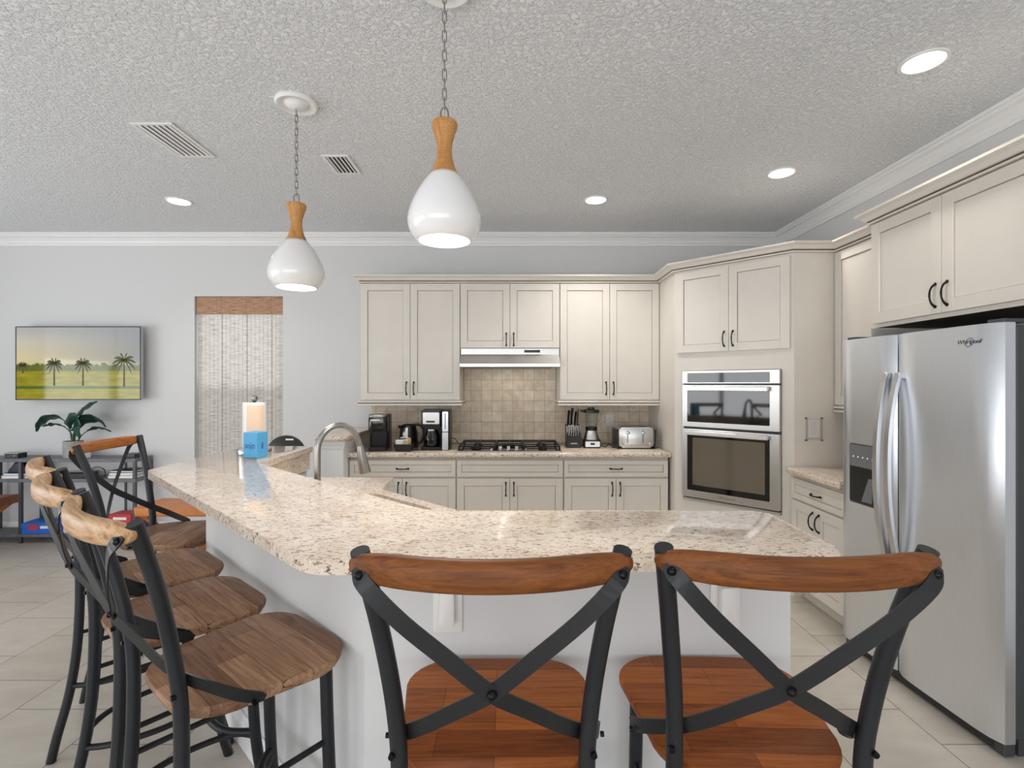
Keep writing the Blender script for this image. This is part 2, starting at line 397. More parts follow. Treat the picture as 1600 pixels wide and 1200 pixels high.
# window with woven shade
bm = nb(); y0 = YB + .09
for a in ((wx0, y0, wz0, wx0 + .045, y0 + .05, wz1), (wx1 - .045, y0, wz0, wx1, y0 + .05, wz1), (wx0, y0, wz1 - .045, wx1, y0 + .05, wz1), (wx0, y0, wz0, wx1, y0 + .05, wz0 + .05), (wx0, y0 - .01, 1.40, wx1, y0 + .045, 1.46)):
    box(bm, *a, bev=.004)
w1 = struct('window_1', bm, 'trim', 'window behind the woven shade'); 
bm = nb(); box(bm, wx0 + .045, y0 + .032, wz0 + .05, wx1 - .045, y0 + .034, 1.40)  # unseen pane added to dim the daylight behind the lower shade
ns = NT('dimming_pane_tint'); tr = ns.n('ShaderNodeBsdfTransparent', i_Color=(.62, .61, .60, 1)); ns.t.links.new(tr.outputs[0], ns.t.nodes['Material Output'].inputs[0])
struct('insect_screen', bm, ns.m, '', w1)
bm = nb(); box(bm, wx0 + .04, y0 + .02, wz0 + .04, wx1 - .04, y0 + .026, wz1 - .04)
gl = NT('window_glass'); tr = gl.n('ShaderNodeBsdfTransparent'); gs = gl.n('ShaderNodeBsdfGlossy', i_Roughness=.02); ms = gl.n('ShaderNodeMixShader', i_0=.06)
gl.t.links.new(tr.outputs[0], ms.inputs[1]); gl.t.links.new(gs.outputs[0], ms.inputs[2]); gl.t.links.new(ms.outputs[0], gl.t.nodes['Material Output'].inputs[0])
struct('window_pane', bm, gl.m, '', w1)
t = thing('woven_shade', 'woven reed roman shade with brown valance hanging in the window', 'window shade', (wx0, YB + .03, wz0))
H = wz1 - wz0
bm = nb(); box(bm, .012, .01, .02, .868, .016, H - .02); obj('shade_cloth', bm, 'blind', t)
bm = nb(); box(bm, .006, -.012, H - .175, .874, .006, H - .002, .002); obj('valance', bm, 'valance', t)['label'] = 'brown woven valance'

# ------------------------------------------------------------------ peninsula: walls, counters, sink, faucet
wall_poly = [(-1.50, 3.45), (-1.50, 2.463), (-.417, 1.42), (.787, 1.42), (.787, 1.66), (-.293, 1.66), (-1.41, 2.704), (-1.41, 3.45)]
bm = nb(); prism(bm, wall_poly, 0, 1.034); struct('wall_bar', bm, 'wall', 'white half wall carrying the raised granite bar')
bm = nb(); sweep(bm, [(.787, 1.66), (.787, 1.419), (-.4175, 1.419), (-1.501, 2.4625), (-1.501, 3.45), (-1.41, 3.45)][::-1], bbp)
struct('baseboard_bar', bm, 'trim', 'white baseboard around the bar half wall')
def slab_round(poly, r, n=6, idx=None):
    out = []; N = len(poly)
    for i in range(N):
        p = Vector(poly[i]); a = Vector(poly[i - 1]); b = Vector(poly[(i + 1) % N])
        rr = r if idx is None else idx.get(i, .004)
        d0, d1 = (a - p).normalized(), (b - p).normalized()
        for k in range(n + 1):
            t = k / n; q = (p + d0 * rr) * (1 - t) ** 2 + p * 2 * t * (1 - t) + (p + d1 * rr) * t ** 2; out.append((q.x, q.y))
    return out
bar = [(-1.82, 2.50), (-.5, 1.222), (.857, 1.262), (.853, 1.708), (-.277, 1.696), (-1.375, 2.722), (-1.37, 3.48), (-1.84, 3.48)]
bm = nb(); prism(bm, slab_round(bar, .02, 5, {0: .05, 1: .06, 2: .07, 3: .04, 4: .10, 5: .02, 6: .03, 7: .03}), 1.034, 1.07, .012, 3)
tag(obj('bar_countertop', bm, 'granite', None, 40), 'raised angled granite bar top wrapping the sink side', 'countertop')
# lower counter round the corner sink, with a cut-out for the bowl
dd = Vector((.7306, -.6827)); nn = Vector((.6827, .7306)); sc_ = Vector((-.585, 2.475)) - nn * .072      # sink centre
low = [(-1.405, 3.16), (-1.405, 2.712), (-.29, 1.665), (.78, 1.665), (.78, 2.33), (-.25, 2.33), (-.72, 2.79), (-.744, 3.16)]
hole = [(sc_ + dd * x + nn * y) for x, y in rrect(-.27, -.125, .27, .135, .07, 6)]
bm = nb()
def ringface(z, flip):
    vo = [bm.verts.new((x, y, z)) for x, y in low]; vi = [bm.verts.new((p.x, p.y, z)) for p in hole]
    eo = [bm.edges.new((vo[i], vo[(i + 1) % len(vo)])) for i in range(len(vo))]; ei = [bm.edges.new((vi[i], vi[(i + 1) % len(vi)])) for i in range(len(vi))]
    bmesh.ops.triangle_fill(bm, edges=eo + ei, use_beauty=True); return vo, vi
o0, i0 = ringface(.876, True); o1, i1 = ringface(.914, False)
for A, B in ((o0, o1), (i0, i1)):
    for k in range(len(A)): bm.faces.new([A[k], A[(k + 1) % len(A)], B[(k + 1) % len(B)], B[k]])
tag(obj('sink_countertop', bm, 'granite'), 'lower granite counter around the sink behind the raised bar', 'countertop')
t = thing('sink', 'stainless undermount sink set in the lower corner counter', 'sink', (sc_.x, sc_.y, .68), math.degrees(math.atan2(dd.y, dd.x)))
bm = nb(); a = rrect(-.275, -.13, .275, .14, .07, 6); b = rrect(-.24, -.10, .24, .11, .07, 6)
va = [bm.verts.new((x, y, .194)) for x, y in a]; vb = [bm.verts.new((x, y, 0)) for x, y in b]
for k in range(len(va)): bm.faces.new([va[k], va[(k + 1) % len(va)], vb[(k + 1) % len(vb)], vb[k]])
bm.faces.new(vb); obj('bowl', bm, 'steelh', t, 40)
bm = nb(); cyl(bm, (0, 0, .001), (0, 0, .006), .045, 24); obj('drain', bm, 'chrome', t)
# granite upstand between the lower counter and the bar
bm = nb()
up = [(-1.407, 3.45), (-1.407, 2.7055), (-.2915, 1.6625), (.787, 1.6625), (.787, 1.6815), (-.284, 1.6815), (-1.388, 2.714), (-1.388, 3.45)]
prism(bm, up, .9145, 1.0335); tag(obj('granite_upstand', bm, 'granite'), 'granite upstand closing the step under the raised bar', 'backsplash')
# base cabinets under the lower counter
bm = nb(); prism(bm, [(-1.40, 3.13), (-1.40, 2.72), (-.76, 2.83), (-.77, 3.13)], 0, .875); tag(obj('sink_run_cabinet', bm, 'cab'), 'cream base cabinet beneath the far arm of the sink counter', 'cabinet')
bm = nb(); prism(bm, [(-.17, 1.668), (.765, 1.668), (.765, 2.29), (-.17, 2.29)], 0, .875); tag(obj('peninsula_cabinet', bm, 'cab'), 'cream base cabinet beneath the lower counter behind the straight bar front', 'cabinet')
bm = nb(); prism(bm, [(-1.38, 2.70), (-.32, 1.71), (-.18, 1.75), (-.18, 2.27), (-.25, 2.29), (-.73, 2.76)], 0, .665)
prism(bm, [(-.25, 2.29), (-.262, 2.278), (-.742, 2.748), (-.73, 2.76)], .6655, .875); tag(obj('sink_cabinet', bm, 'cab'), 'cream corner cabinet beneath the stainless sink', 'cabinet')
# faucet
fb = Vector((-.939, 2.425))
t = thing('kitchen_faucet', 'brushed nickel pull-down gooseneck faucet rising behind the raised bar', 'faucet', (fb.x, fb.y, .914), math.degrees(math.atan2(nn.y, nn.x)))
bm = nb(); cyl(bm, (0, 0, .0005), (0, 0, .012), .03, 28); cyl(bm, (0, 0, .012), (0, 0, .09), .0225, 24)
obj('faucet_base', bm, 'satin', t, 40)
pts = [(0, 0, .09), (0, 0, .2), (0, 0, .262)] + [(.11 - .11 * math.cos(a), 0, .262 + .118 * math.sin(a)) for a in [math.pi * k / 14 for k in range(1, 13)]] + [(.228, 0, .262)]
bm = nb(); tube(bm, smoothpts(pts, 2), .0150, 16); obj('gooseneck', bm, 'satin', t, 60)
bm = nb(); tube(bm, [(.2275, 0, .268), (.2315, 0, .245), (.242, 0, .19), (.256, 0, .128)], [.0165, .019, .025, .031], 20); obj('spray_head', bm, 'satin', t, 40)
bm = nb(); tube(bm, [(0, -.02, .06), (0, -.05, .07), (-.01, -.10, .10)], [.012, .009, .007], 10); obj('lever', bm, 'satin', t, 40)
# corbels under the bar
def corbel(x, y, rz, label):
    t = thing('corbel', label, 'corbel', (x, y, .93), rz, 'corbels under the bar')
    prof = [(.0005, 0), (.022, .002), (.033, .014), (.034, .03), (.042, .042), (.066, .05), (.082, .064), (.086, .09), (.0005, .09)]
    bm = nb(); m4 = Matrix(((0, 0, 1, -.0275), (-1, 0, 0, 0), (0, 1, 0, 0), (0, 0, 0, 1)))
    prism(bm, prof, 0, .055, .003, 1, 0, m4); obj('bracket', bm, 'trim', t)
    bm = nb(); box(bm, -.034, -.094, .0905, .034, -.0005, .1035, .002); obj('cap_plate', bm, 'trim', t)
ang = math.degrees(math.atan2(-(2.463 - 1.42), 1.083))      # along the diagonal face
corbel(-.556, 1.557, ang, 'white scroll corbel under the bar beside its angled corner')
corbel(-1.405, 2.376, ang, 'white scroll corbel under the bar near its far left corner')
# covered outlets on the bar wall
def wallplate(loc, rz, label, covered):
    t = thing('outlet', label, 'outlet', loc, rz, 'wall outlets')
    bm = nb(); frontprism(bm, rrect(-.041, -.062, .041, .062, .008, 3), -.007, .0065, .002); obj('plate', bm, 'whiteplastic', t, 40)
    if covered:
        bm = nb(); frontprism(bm, rrect(-.022, -.035, .022, .062, .012, 4), -.034, .027, .006); obj('child_safety_cover', bm, 'whiteplastic', t, 40)
    else:
        for z in (-.02, .02):
            bm = nb(); frontprism(bm, rrect(-.017, z - .014, .017, z + .014, .006, 3), -.009, .002)
            for x in (-.006, .006): box(bm, x - .001, -.0095, z - .004, x + .001, -.0088, z + .006, mi=1)
            obj('receptacle', bm, ['whiteplastic', 'black'], t)
wallplate((-.181, 1.4195, .862), 0, 'white covered outlet on the bar wall behind the left front stool', True)
wallplate((.60, 1.4195, .875), 0, 'white covered outlet on the bar wall behind the right front stool', True)
wallplate((.97, YB - .0125, 1.14), 0, 'white duplex outlet on the backsplash above the toaster', False)
# pony wall at the end of the back counter
bm = nb(); box(bm, -1.575, 4.17, 0, -1.40, YB, 1.034); struct('wall_pony', bm, 'trim', 'white half wall at the left end of the back counter')
bm = nb(); sweep(bm, [(-1.3985, YB - .002), (-1.3985, 4.1685), (-1.577, 4.1685), (-1.577, YB - .002)], [(0, .96), (-.006, .96), (-.010, .985), (-.014, .99), (-.024, 1.015), (-.026, 1.033), (0, 1.033)]); struct('trim_2', bm, 'trim', 'white molding under the half wall cap')
bm = nb(); prism(bm, slab_round([(-1.63, YB - .002), (-1.63, 4.12), (-1.352, 4.12), (-1.352, YB - .002)], .01, 4, {1: .02, 2: .02}), 1.0345, 1.07, .01, 3)
tag(obj('half_wall_cap', bm, 'granite', None, 40), 'granite cap on the white half wall beside the back counter', 'countertop')

# ------------------------------------------------------------------ cabinets
def pull(bm, x, z, y, L=.112, vert=True):
    pts = []
    for k in range(11):
        u = -1 + 2 * k / 10; d = u * L / 2; out = .028 * (1 - abs(u) ** 2.3) ** .75 if abs(u) < 1 else 0
        pts.append((x, y - .002 - out, z + d) if vert else (x + d, y - .002 - out, z))
    rs = [.0065, .0055, .0045, .0042, .0045, .005, .0045, .0042, .0045, .0055, .0065]
    tube(bm, pts, rs, 8)
    for s_ in (-1, 1):
        p = (x, y - .003, z + s_ * L / 2) if vert else (x + s_ * L / 2, y - .003, z)
        cyl(bm, p, (p[0], y + .0005, p[2]), .0085, 10)
def shaker(bm, x0, x1, z0, z1, y, st=.062, th=.02):
    """shaker front: stiles and rails, a recessed panel and a glazed groove round it"""
    for a in ((x0, z0, x0 + st, z1), (x1 - st, z0, x1, z1), (x0 + st, z0, x1 - st, z0 + st), (x0 + st, z1 - st, x1 - st, z1)):
        box(bm, a[0], y, a[1], a[2], y + th, a[3], .0012)
    g = .0028
    box(bm, x0 + st, y + th * .72, z0 + st, x1 - st, y + th, z1 - st, mi=1)
    box(bm, x0 + st + g, y + th * .42, z0 + st + g, x1 - st - g, y + th * .74, z1 - st - g, .0008)
def add_door(par, x0, x1, z0, z1, y, side, hz, name='door', st=.062):
    bm = nb(); shaker(bm, x0, x1, z0, z1, y, st); d = obj(name, bm, ['cab', 'glaze'], par)
    if side:
        hx = x1 - .032 if side == 'r' else x0 + .032
        bm = nb(); pull(bm, hx, hz, y); obj('handle', bm, 'bronze', d, 60)['label'] = 'dark bronze pull'
    return d
def add_drawer(par, x0, x1, z0, z1, y, handle=True):
    bm = nb(); shaker(bm, x0, x1, z0, z1, y, .038); d = obj('drawer_front', bm, ['cab', 'glaze'], par)
    if handle:
        bm = nb(); pull(bm, (x0 + x1) / 2, (z0 + z1) / 2, y, .10, False); obj('handle', bm, 'bronze', d, 60)['label'] = 'dark bronze pull'
ZU, ZT = 1.345, 2.43
def upper(x, y, rz, w, depth, z0, label, rail, nd=2, ends=(0, 0), handles=True, hz=None, zt=ZT):
    t = thing('upper_cabinet', label, 'cabinet', (x, y, z0), rz, 'cream wall cabinets'); h = zt - z0
    bm = nb(); box(bm, .001, .0215, 0, w - .001, depth, h, mi=0); obj('carcass', bm, 'cab', t)
    dw = w / nd
    for k in range(nd):
        add_door(t, k * dw + .002 + (.002 if k == 0 else 0), (k + 1) * dw - .002 - (.002 if k == nd - 1 else 0), .010, h - .006, 0, ('r' if k == 0 else 'l') if handles else None, (hz or .115))
    if rail:
        bm = nb(); e0, e1 = ends
        p = [(-e0, depth), (-e0, .004), (w + e1, .004), (w + e1, depth)] if e0 and e1 else ([(-e0, depth), (-e0, .004), (w, .004)] if e0 else [(0, .004), (w + e1, .004), (w + e1, depth)] if e1 else [(0, .004), (w, .004)])
        sweep(bm, p, [(-.012, -.0005), (.006, -.0005), (.012, -.008), (.012, -.016), (.006, -.020), (.010, -.026), (.010, -.042), (-.012, -.042)], {3: 1, 4: 1})
        obj('light_rail', bm, ['cab', 'glaze'], t)
    return t
UY = 4.625
upper(-1.397, UY, 0, .919, YB - UY - .001, ZU, 'tall cream wall cabinet with two doors left of the range hood', True, ends=(.014, .008))
upper(-.478, UY, 0, .919, YB - UY - .001, 1.825, 'short cream wall cabinet with two doors above the range hood', False, hz=.085)
upper(.441, UY, 0, .917, YB - UY - .001, ZU, 'tall cream wall cabinet with two doors right of the range hood', True, ends=(.008, .0))
upper(2.28, 3.553, -90, .594, XR - 2.28 - .001, ZU, 'narrow cream wall cabinet between the oven tower and the refrigerator', True, nd=1, handles=False)
fc = upper(2.095, 2.935, -90, .965, XR - 2.095 - .001, 1.838, 'deep cream cabinet with two doors above the refrigerator', False, hz=.10)
bm = nb(); box(bm, .0, .03, -.012, .964, .55, -.0005); obj('underside', bm, 'shaded_underside', fc)['label'] = 'underside coloured dark for the niche shade'
bm = nb(); box(bm, -.012, .022, -.012, .964, .0295, .006); obj('bottom_edge', bm, 'cab', fc)
# refrigerator alcove side panel
bm = nb(); box(bm, 2.10, 2.940, 0, XR - .001, 2.957, 1.825, .001)
tag(obj('refrigerator_side_panel', bm, 'cab'), 'cream panel between the refrigerator and the right base cabinet', 'panel')
# crown on top of the cabinets
cp = [(0, 2.431), (.010, 2.431), (.010, 2.441), (.004, 2.444), (.012, 2.449), (.020, 2.452), (.034, 2.472), (.056, 2.484), (.056, 2.497), (-.02, 2.497), (-.02, 2.431)]
bm = nb(); sweep(bm, [(-1.397, YB - .002), (-1.397, UY), (1.345, UY), (1.345, 4.185), (1.985, 3.545), (2.28, 3.545), (2.28, 2.943), (2.095, 2.943), (2.095, 1.968), (XR - .002, 1.968)], cp, {2: 1, 3: 1})
tag(obj('cabinet_crown', bm, ['cab', 'glaze']), 'cream glazed crown molding running along the cabinet tops', 'crown molding')
# base cabinets along the back wall
BY = 4.30
def base(x, y, rz, w, depth, label, drawer_handle=True, extra=0):
    t = thing('base_cabinet', label, 'cabinet', (x, y, 0), rz, 'cream base cabinets')
    bm = nb(); box(bm, .001, .0215, .10, w - .001, depth, .8745); box(bm, .001, .09, 0, w - .001, depth, .10); obj('carcass', bm, 'cab', t)
    add_drawer(t, .006, w - .006, .705, .845, 0, drawer_handle)
    add_door(t, .006, w / 2 - .002, .115, .690, 0, 'r', .60); add_door(t, w / 2 + .002, w - .006, .115, .690, 0, 'l', .60)
base(-1.397, BY, 0, .919, YB - BY - .001, 'cream base cabinet under the coffee makers, left of the cooktop')
base(-.478, BY, 0, .919, YB - BY - .001, 'cream base cabinet under the cooktop with a plain drawer front', False)
base(.441, BY, 0, .90, YB - BY - .001, 'cream base cabinet under the toaster, right of the cooktop')
base(1.97, 3.553, -90, .592, XR - 1.97 - .001, 'cream base cabinet between the oven tower and the refrigerator')
bm = nb(); prism(bm, slab_round([(-1.398, YB - .014), (-1.398, 4.262), (1.352, 4.262), (1.352, YB - .014)], .01, 3, {1: .005, 2: .005}), .875, .914, .010, 3)
tag(obj('back_countertop', bm, 'granite', None, 40), 'granite countertop along the back wall holding the cooktop', 'countertop')
bm = nb(); prism(bm, slab_round([(XR - .001, 3.552), (1.93, 3.552), (1.93, 2.96), (XR - .001, 2.96)], .01, 3, {1: .03, 2: .005}), .875, .914, .010, 3)
tag(obj('corner_countertop', bm, 'granite', None, 40), 'short granite countertop between the oven tower and the refrigerator', 'countertop')
bm = nb(); box(bm, -1.40, YB - .012, .9145, -.474, YB - .0005, 1.3045); box(bm, -.474, YB - .012, .9145, .437, YB - .0005, 1.82); box(bm, .437, YB - .012, .9145, 1.358, YB - .0005, 1.3045)
struct('backsplash', bm, 'tile', 'beige tumbled stone tile backsplash')
# oven tower
S2 = math.sqrt(2); FW = .64 * S2
t = thing('oven_tower_cabinet', 'tall angled cream cabinet housing the wall oven in the corner', 'cabinet', (1.36, 4.20, 0), -45)
bm = nb()
ox0, ox1, oz0, oz1 = .083, .822, .555, 1.607
for a in ((0, .0, ox0 - .002, ZT), (ox1 + .002, 0, FW, ZT), (ox0 - .002, 0, ox1 + .002, oz0 - .002), (ox0 - .002, oz1 + .002, ox1 + .002, ZT)):
    box(bm, a[0], 0, a[1], a[2], .02, a[3])
obj('face_frame', bm, 'cab', t)
def tl(x, y): v = Matrix.Rotation(R(45), 2) @ Vector((x - 1.36, y - 4.20)); return v.x, v.y
bm = nb(); prism(bm, [tl(1.36, 4.202), tl(1.36, YB - .001), tl(1.378, YB - .001), tl(1.378, 4.21)], 0, ZT); obj('left_side_panel', bm, 'cab', t)
bm = nb(); prism(bm, [tl(2.002, 3.56), tl(XR - .001, 3.56), tl(XR - .001, 3.578), tl(2.0, 3.585)], 0, ZT); obj('right_side_panel', bm, 'cab', t)
bm = nb(); prism(bm, [tl(1.39, 4.23), tl(1.39, 4.98), tl(2.64, 4.98), tl(2.64, 3.60), tl(2.03, 3.60)], ZT - .02, ZT); obj('top_panel', bm, 'cab', t)
add_door(t, .024, FW / 2 - .0015, 1.755, 2.412, -.021, 'r', 1.85); add_door(t, FW / 2 + .0015, FW - .024, 1.755, 2.412, -.021, 'l', 1.85)
# built-in oven
ow = ox1 - ox0
t = thing('wall_oven', 'stainless double wall oven with microwave above built into the angled cabinet', 'oven', (1.36 + ox0 / S2, 4.20 - ox0 / S2, oz0), -45)
Z = lambda z: z - oz0
bm = nb(); box(bm, .02, .022, .01, ow - .02, .5, Z(oz1) - .01); box(bm, 0, -.004, 0, ow, -.0005, Z(oz1)); obj('oven_body', bm, 'black', t)
bm = nb(); box(bm, 0, -.034, Z(1.503), ow, -.0045, Z(1.606), .003); cpn = obj('control_panel', bm, 'steelh', t)
bm = nb(); frontprism(bm, rrect(.045, Z(1.512), ow - .068, Z(1.588), .006, 3), -.036, .0018); dp = obj('touch_display', bm, 'blackgloss', cpn)
def ovendoor(z0, z1, gz0, gz1, inner, name):
    bm = nb(); box(bm, 0, -.036, Z(z0), ow, -.0045, Z(z1), .003); d = obj(name, bm, 'steelh', t)
    bm = nb(); frontprism(bm, rrect(.045, Z(gz0), ow - .068, Z(gz1), .006, 3), -.038, .0018); obj('door_glass', bm, 'blackgloss', d)
    if inner:
        bm = nb(); box(bm, .09, -.0392, Z(gz0) + .045, ow - .10, -.0383, Z(gz1) - .03, .0003); obj('inner_window', bm, plain('oven_window_reflection', (116, 108, 94), .1, .2, .5), d)  # lighter window tone paints in the reflection on the glass
    bm = nb(); box(bm, .045, -.085, Z(z1) - .044, ow - .068, -.066, Z(z1) - .012, .004)
    for x in (.07, ow - .095): box(bm, x - .012, -.068, Z(z1) - .038, x + .012, -.0362, Z(z1) - .018)
    obj('handle', bm, plain('bright_handle_steel', (224, 224, 224), .22, 1), d)
    return d
ovendoor(1.155, 1.492, 1.195, 1.45, False, 'microwave_door')
od = ovendoor(.587, 1.137, .645, 1.10, True, 'oven_door')
text('logo_lettering', 'Whirlpool', .03, 'grey', od, (.36, -.0366, Z(.618)), (R(90), 0, 0), .0004, .3)
bm = nb(); box(bm, 0, -.026, Z(.558), ow, -.0045, Z(.578), .003); obj('bottom_trim', bm, 'steelh', t)
# small note holder on the tower side
t = thing('note_holder', 'clear acrylic holder with a white note on the cream tower side', 'sign holder', (2.135, 3.5595, 1.18))
bm = nb(); box(bm, -.052, -.012, -.075, .052, -.008, .075); obj('acrylic_plate', bm, gl.m, t)
bm = nb(); box(bm, -.04, -.0075, -.062, .04, -.0065, .066)
for k in range(9): box(bm, -.027, -.0078, .05 - k * .011, .027 - (k % 3) * .008, -.0076, .051 - k * .011, mi=1)
obj('note_sheet', bm, ['paper', 'grey'], t)
for x in (-.056, .056):
    for z in (-.078, .078):
        bm = nb(); cyl(bm, (x, -.016, z), (x, -.0005, z), .006, 12); obj('standoff', bm, 'nickel', t)
bm = nb()
for x in (-.056, .056): cyl(bm, (x, -.012, -.078), (x, -.012, .078), .0015, 6)
obj('side_rod', bm, 'nickel', t)

# range hood
t = thing('range_hood', 'stainless under-cabinet range hood above the cooktop', 'range hood', (-.472, 4.615, 1.655))
hw = .908
bm = nb(); m4 = Matrix(((0, 0, 1, 0), (1, 0, 0, 0), (0, 1, 0, 0), (0, 0, 0, 1)))
prism(bm, [(.01, .169), (.01, .118), (-.10, .028), (-.10, 0), (.37, 0), (.37, .169)], 0, hw, .003, 1, 0, m4); obj('canopy', bm, 'steelh', t)
bm = nb(); box(bm, .585, .0075, .134, .73, .0098, .158); obj('control_strip', bm, 'blackgloss', t)
bm = nb(); box(bm, .06, -.07, -.004, .84, .33, -.0005); obj('filter', bm, 'grey', t)
l = bpy.data.lights.new('backsplash_fill', 'AREA'); l.shape = 'RECTANGLE'; l.size = .5; l.size_y = .08; l.energy = .7; l.color = (1, .93, .82)  # added fill light under the hood, brightens the backsplash tiles
o = bpy.data.objects.new('backsplash_fill', l); C.objects.link(o); o.location = (-.02, 4.75, 1.648)
# cooktop
t = thing('gas_cooktop', 'black five burner gas cooktop set in the back granite counter', 'cooktop', (-.475, 4.30, .9145))
cw = .905
bm = nb(); rrbox(bm, 0, 0, 0, cw, .53, .012, .015, .003); obj('tray', bm, 'steelh', t)
bm = nb(); box(bm, .012, .012, .0125, cw - .012, .518, .016); obj('cook_surface', bm, 'blackgloss', t)
for bx, by, r in ((.16, .14, .05), (.16, .38, .042), (.45, .30, .062), (.745, .14, .042), (.745, .38, .05)):
    bm = nb(); lathe(bm, [(r, .0165), (r, .024), (r * .8, .028), (r * .8, .034), (0, .036)], (bx, by), 24); obj('burner', bm, 'castiron', t)
for x0, x1 in ((.02, .325), (.335, .57), (.58, .885)):
    bm = nb(); y0_, y1_ = (.13 if .33 < x0 < .5 else .04), .50; zt_ = .052
    for yy in (y0_, y1_): box(bm, x0, yy - .006, .040, x1, yy + .006, zt_, .002)
    for xx in (x0, x1): box(bm, xx - .006, y0_, .040, xx + .006, y1_, zt_, .002)
    for xx in (x0, x1):
        for yy in (y0_, y1_): box(bm, xx - .008, yy - .008, .0165, xx + .008, yy + .008, .042)
    xm = (x0 + x1) / 2
    box(bm, xm - .005, y0_, .042, xm + .005, y1_, zt_); 
    for yy in (y0_ + (y1_ - y0_) * .28, y0_ + (y1_ - y0_) * .72): box(bm, x0, yy - .005, .042, x1, yy + .005, zt_)
    obj('grate', bm, 'castiron', t)
for k in range(5):
    bm = nb(); x = .30 + k * .072; lathe(bm, [(.021, .0165), (.020, .022), (.016, .024), (.0155, .045), (.012, .048), (0, .048)], (x, .055), 18); obj('knob', bm, 'chrome', t)

# ------------------------------------------------------------------ refrigerator
fr = thing('refrigerator', 'stainless side-by-side refrigerator with ice dispenser against the right wall', 'refrigerator', (1.8915, 2.90, 0), -87)
FWD = .905; SP = .387
bm = nb(); box(bm, .006, .078, .075, FWD - .006, .72, 1.735, .004); box(bm, .02, .10, 0, FWD - .02, .70, .075); obj('case', bm, 'darkgrey', fr)
bm = nb(); box(bm, .01, .03, .008, FWD - .01, .0775, .055, .003)
for k in range(3): box(bm, .05, .0285, .016 + k * .012, FWD - .05, .0302, .022 + k * .012, mi=1)
obj('base_grille', bm, ['darkgrey', 'black'], fr)
def fdoor(name, x0, x1):
    bm = nb(); pl = []
    for k in range(13):
        u = k / 12; pl.append((x0 + (x1 - x0) * u, .007 * (2 * u - 1) ** 4 if name else 0))
    pl = [(x0, .066)] + [(x0, .022)] + pl[1:-1] + [(x1, .022)] + [(x1, .066)]
    prism(bm, pl[::-1], .062, 1.748, .004, 2); return obj(name, bm, 'steel', fr, 35)
fz = fdoor('freezer_door', 0, SP - .003); fd = fdoor('fridge_door', SP + .003, FWD)
bm = nb(); box(bm, .01, .0665, .07, FWD - .01, .0778, 1.74); obj('gasket', bm, 'black', fr)
for nm, x in ((fz, SP - .036), (fd, SP + .036)):
    pts = []
    for k in range(17):
        u = -1 + 2 * k / 16; pts.append((x, -.008 - .058 * (1 - abs(u) ** 2.2), 1.08 + u * .475))
    bm = nb(); ribbon(bm, pts, (1, 0, 0), .030, .020); bmesh.ops.bevel(bm, geom=bm.edges[:], offset=.002, segments=1, affect='EDGES')
    for z in (.618, 1.542): box(bm, x - .013, -.012, z - .012, x + .013, .004, z + .012)
    obj('handle', bm, plain('satin_handle', (205, 206, 208), .28, 1), nm, 40)
# dispenser
dx0, dx1, dz0, dz1 = .0815, .285, .845, 1.172
bm = nb()
frontprism(bm, rrect(dx0, dz0, dx1, dz1, .014, 4), -.002, .004)
dsp = obj('ice_dispenser', bm, 'darkgrey', fz)
bm = nb(); frontprism(bm, rrect(dx0 + .006, 1.048, dx1 - .006, dz1 - .006, .008, 3), -.0045, .002)
for k in range(5): box(bm, dx0 + .03 + k * .034, -.0052, 1.098, dx0 + .036 + k * .034, -.0044, 1.104, mi=1)
obj('control_panel', bm, ['grey', 'led'], dsp)
bm = nb(); frontprism(bm, rrect(dx0 + .008, dz0 + .01, dx1 - .008, 1.044, .01, 4), -.0034, .0012); obj('recess', bm, 'black', dsp)
bm = nb(); bb_ = [(dx0 + .10, dz0 + .02), (dx0 + .17, dz0 + .02), (dx0 + .185, dz0 + .15), (dx0 + .15, dz0 + .15)]
frontprism(bm, bb_, -.012, .008, .002); obj('paddle', bm, 'grey', dsp)
text('logo_lettering', 'Whirlpool', .025, 'darkgrey', fd, (.775, .0005, 1.678), (R(90), 0, 0), .0012, .28)
bm = nb(); tube(bm, [(.775 + .017 * math.cos(a) + .003, -.0012, 1.676 + .017 * math.sin(a) + .35 * .017 * math.cos(a)) for a in [2 * math.pi * k / 28 for k in range(29)]], .0013, 6); obj('logo_swoosh', bm, 'grey', fd)
bm = nb()
for x in (.05, FWD - .05): rrbox(bm, x - .035, .03, 1.7485, x + .035, .14, 1.764, .012, .003)
obj('hinge_cover', bm, 'darkgrey', fr)

# ------------------------------------------------------------------ small appliances on the back counter
ZC0 = .9145
t = thing('pod_coffee_maker', 'black single-serve pod coffee maker by the half wall', 'coffee maker', (-1.18, 4.44, ZC0), 8)
bm = nb(); rrbox(bm, -.085, .06, 0, .085, .33, .305, .03, .008); obj('body', bm, 'black', t, 40)
bm = nb(); rrbox(bm, -.082, -.06, 0, .082, .0595, .03, .03, .005); obj('drip_tray', bm, 'black', t, 40)
bm = nb(); rrbox(bm, -.084, -.065, .17, .084, .0595, .29, .04, .008); obj('brew_head', bm, 'blackgloss', t, 40)
bm = nb(); rrbox(bm, -.078, -.07, .2905, .078, .09, .318, .04, .006); obj('lid', bm, 'nickel', t, 40)
bm = nb(); box(bm, -.06, -.0668, .262, .02, -.0652, .276); obj('name_plate', bm, 'chrome', t)
t = thing('electric_kettle', 'black and steel electric kettle behind the small basket', 'kettle', (-.958, 4.66, ZC0), 0)
bm = nb(); lathe(bm, [(0, .0), (.088, 0), (.09, .018), (0, .02)], (0, 0), 32); obj('power_base', bm, 'black', t, 40)
bm = nb(); lathe(bm, [(.0, .0205), (.086, .0205), (.088, .04), (.080, .14), (.066, .205), (.05, .215), (0, .218)], (0, 0), 36); obj('kettle_body', bm, 'black', t, 40)
bm = nb()
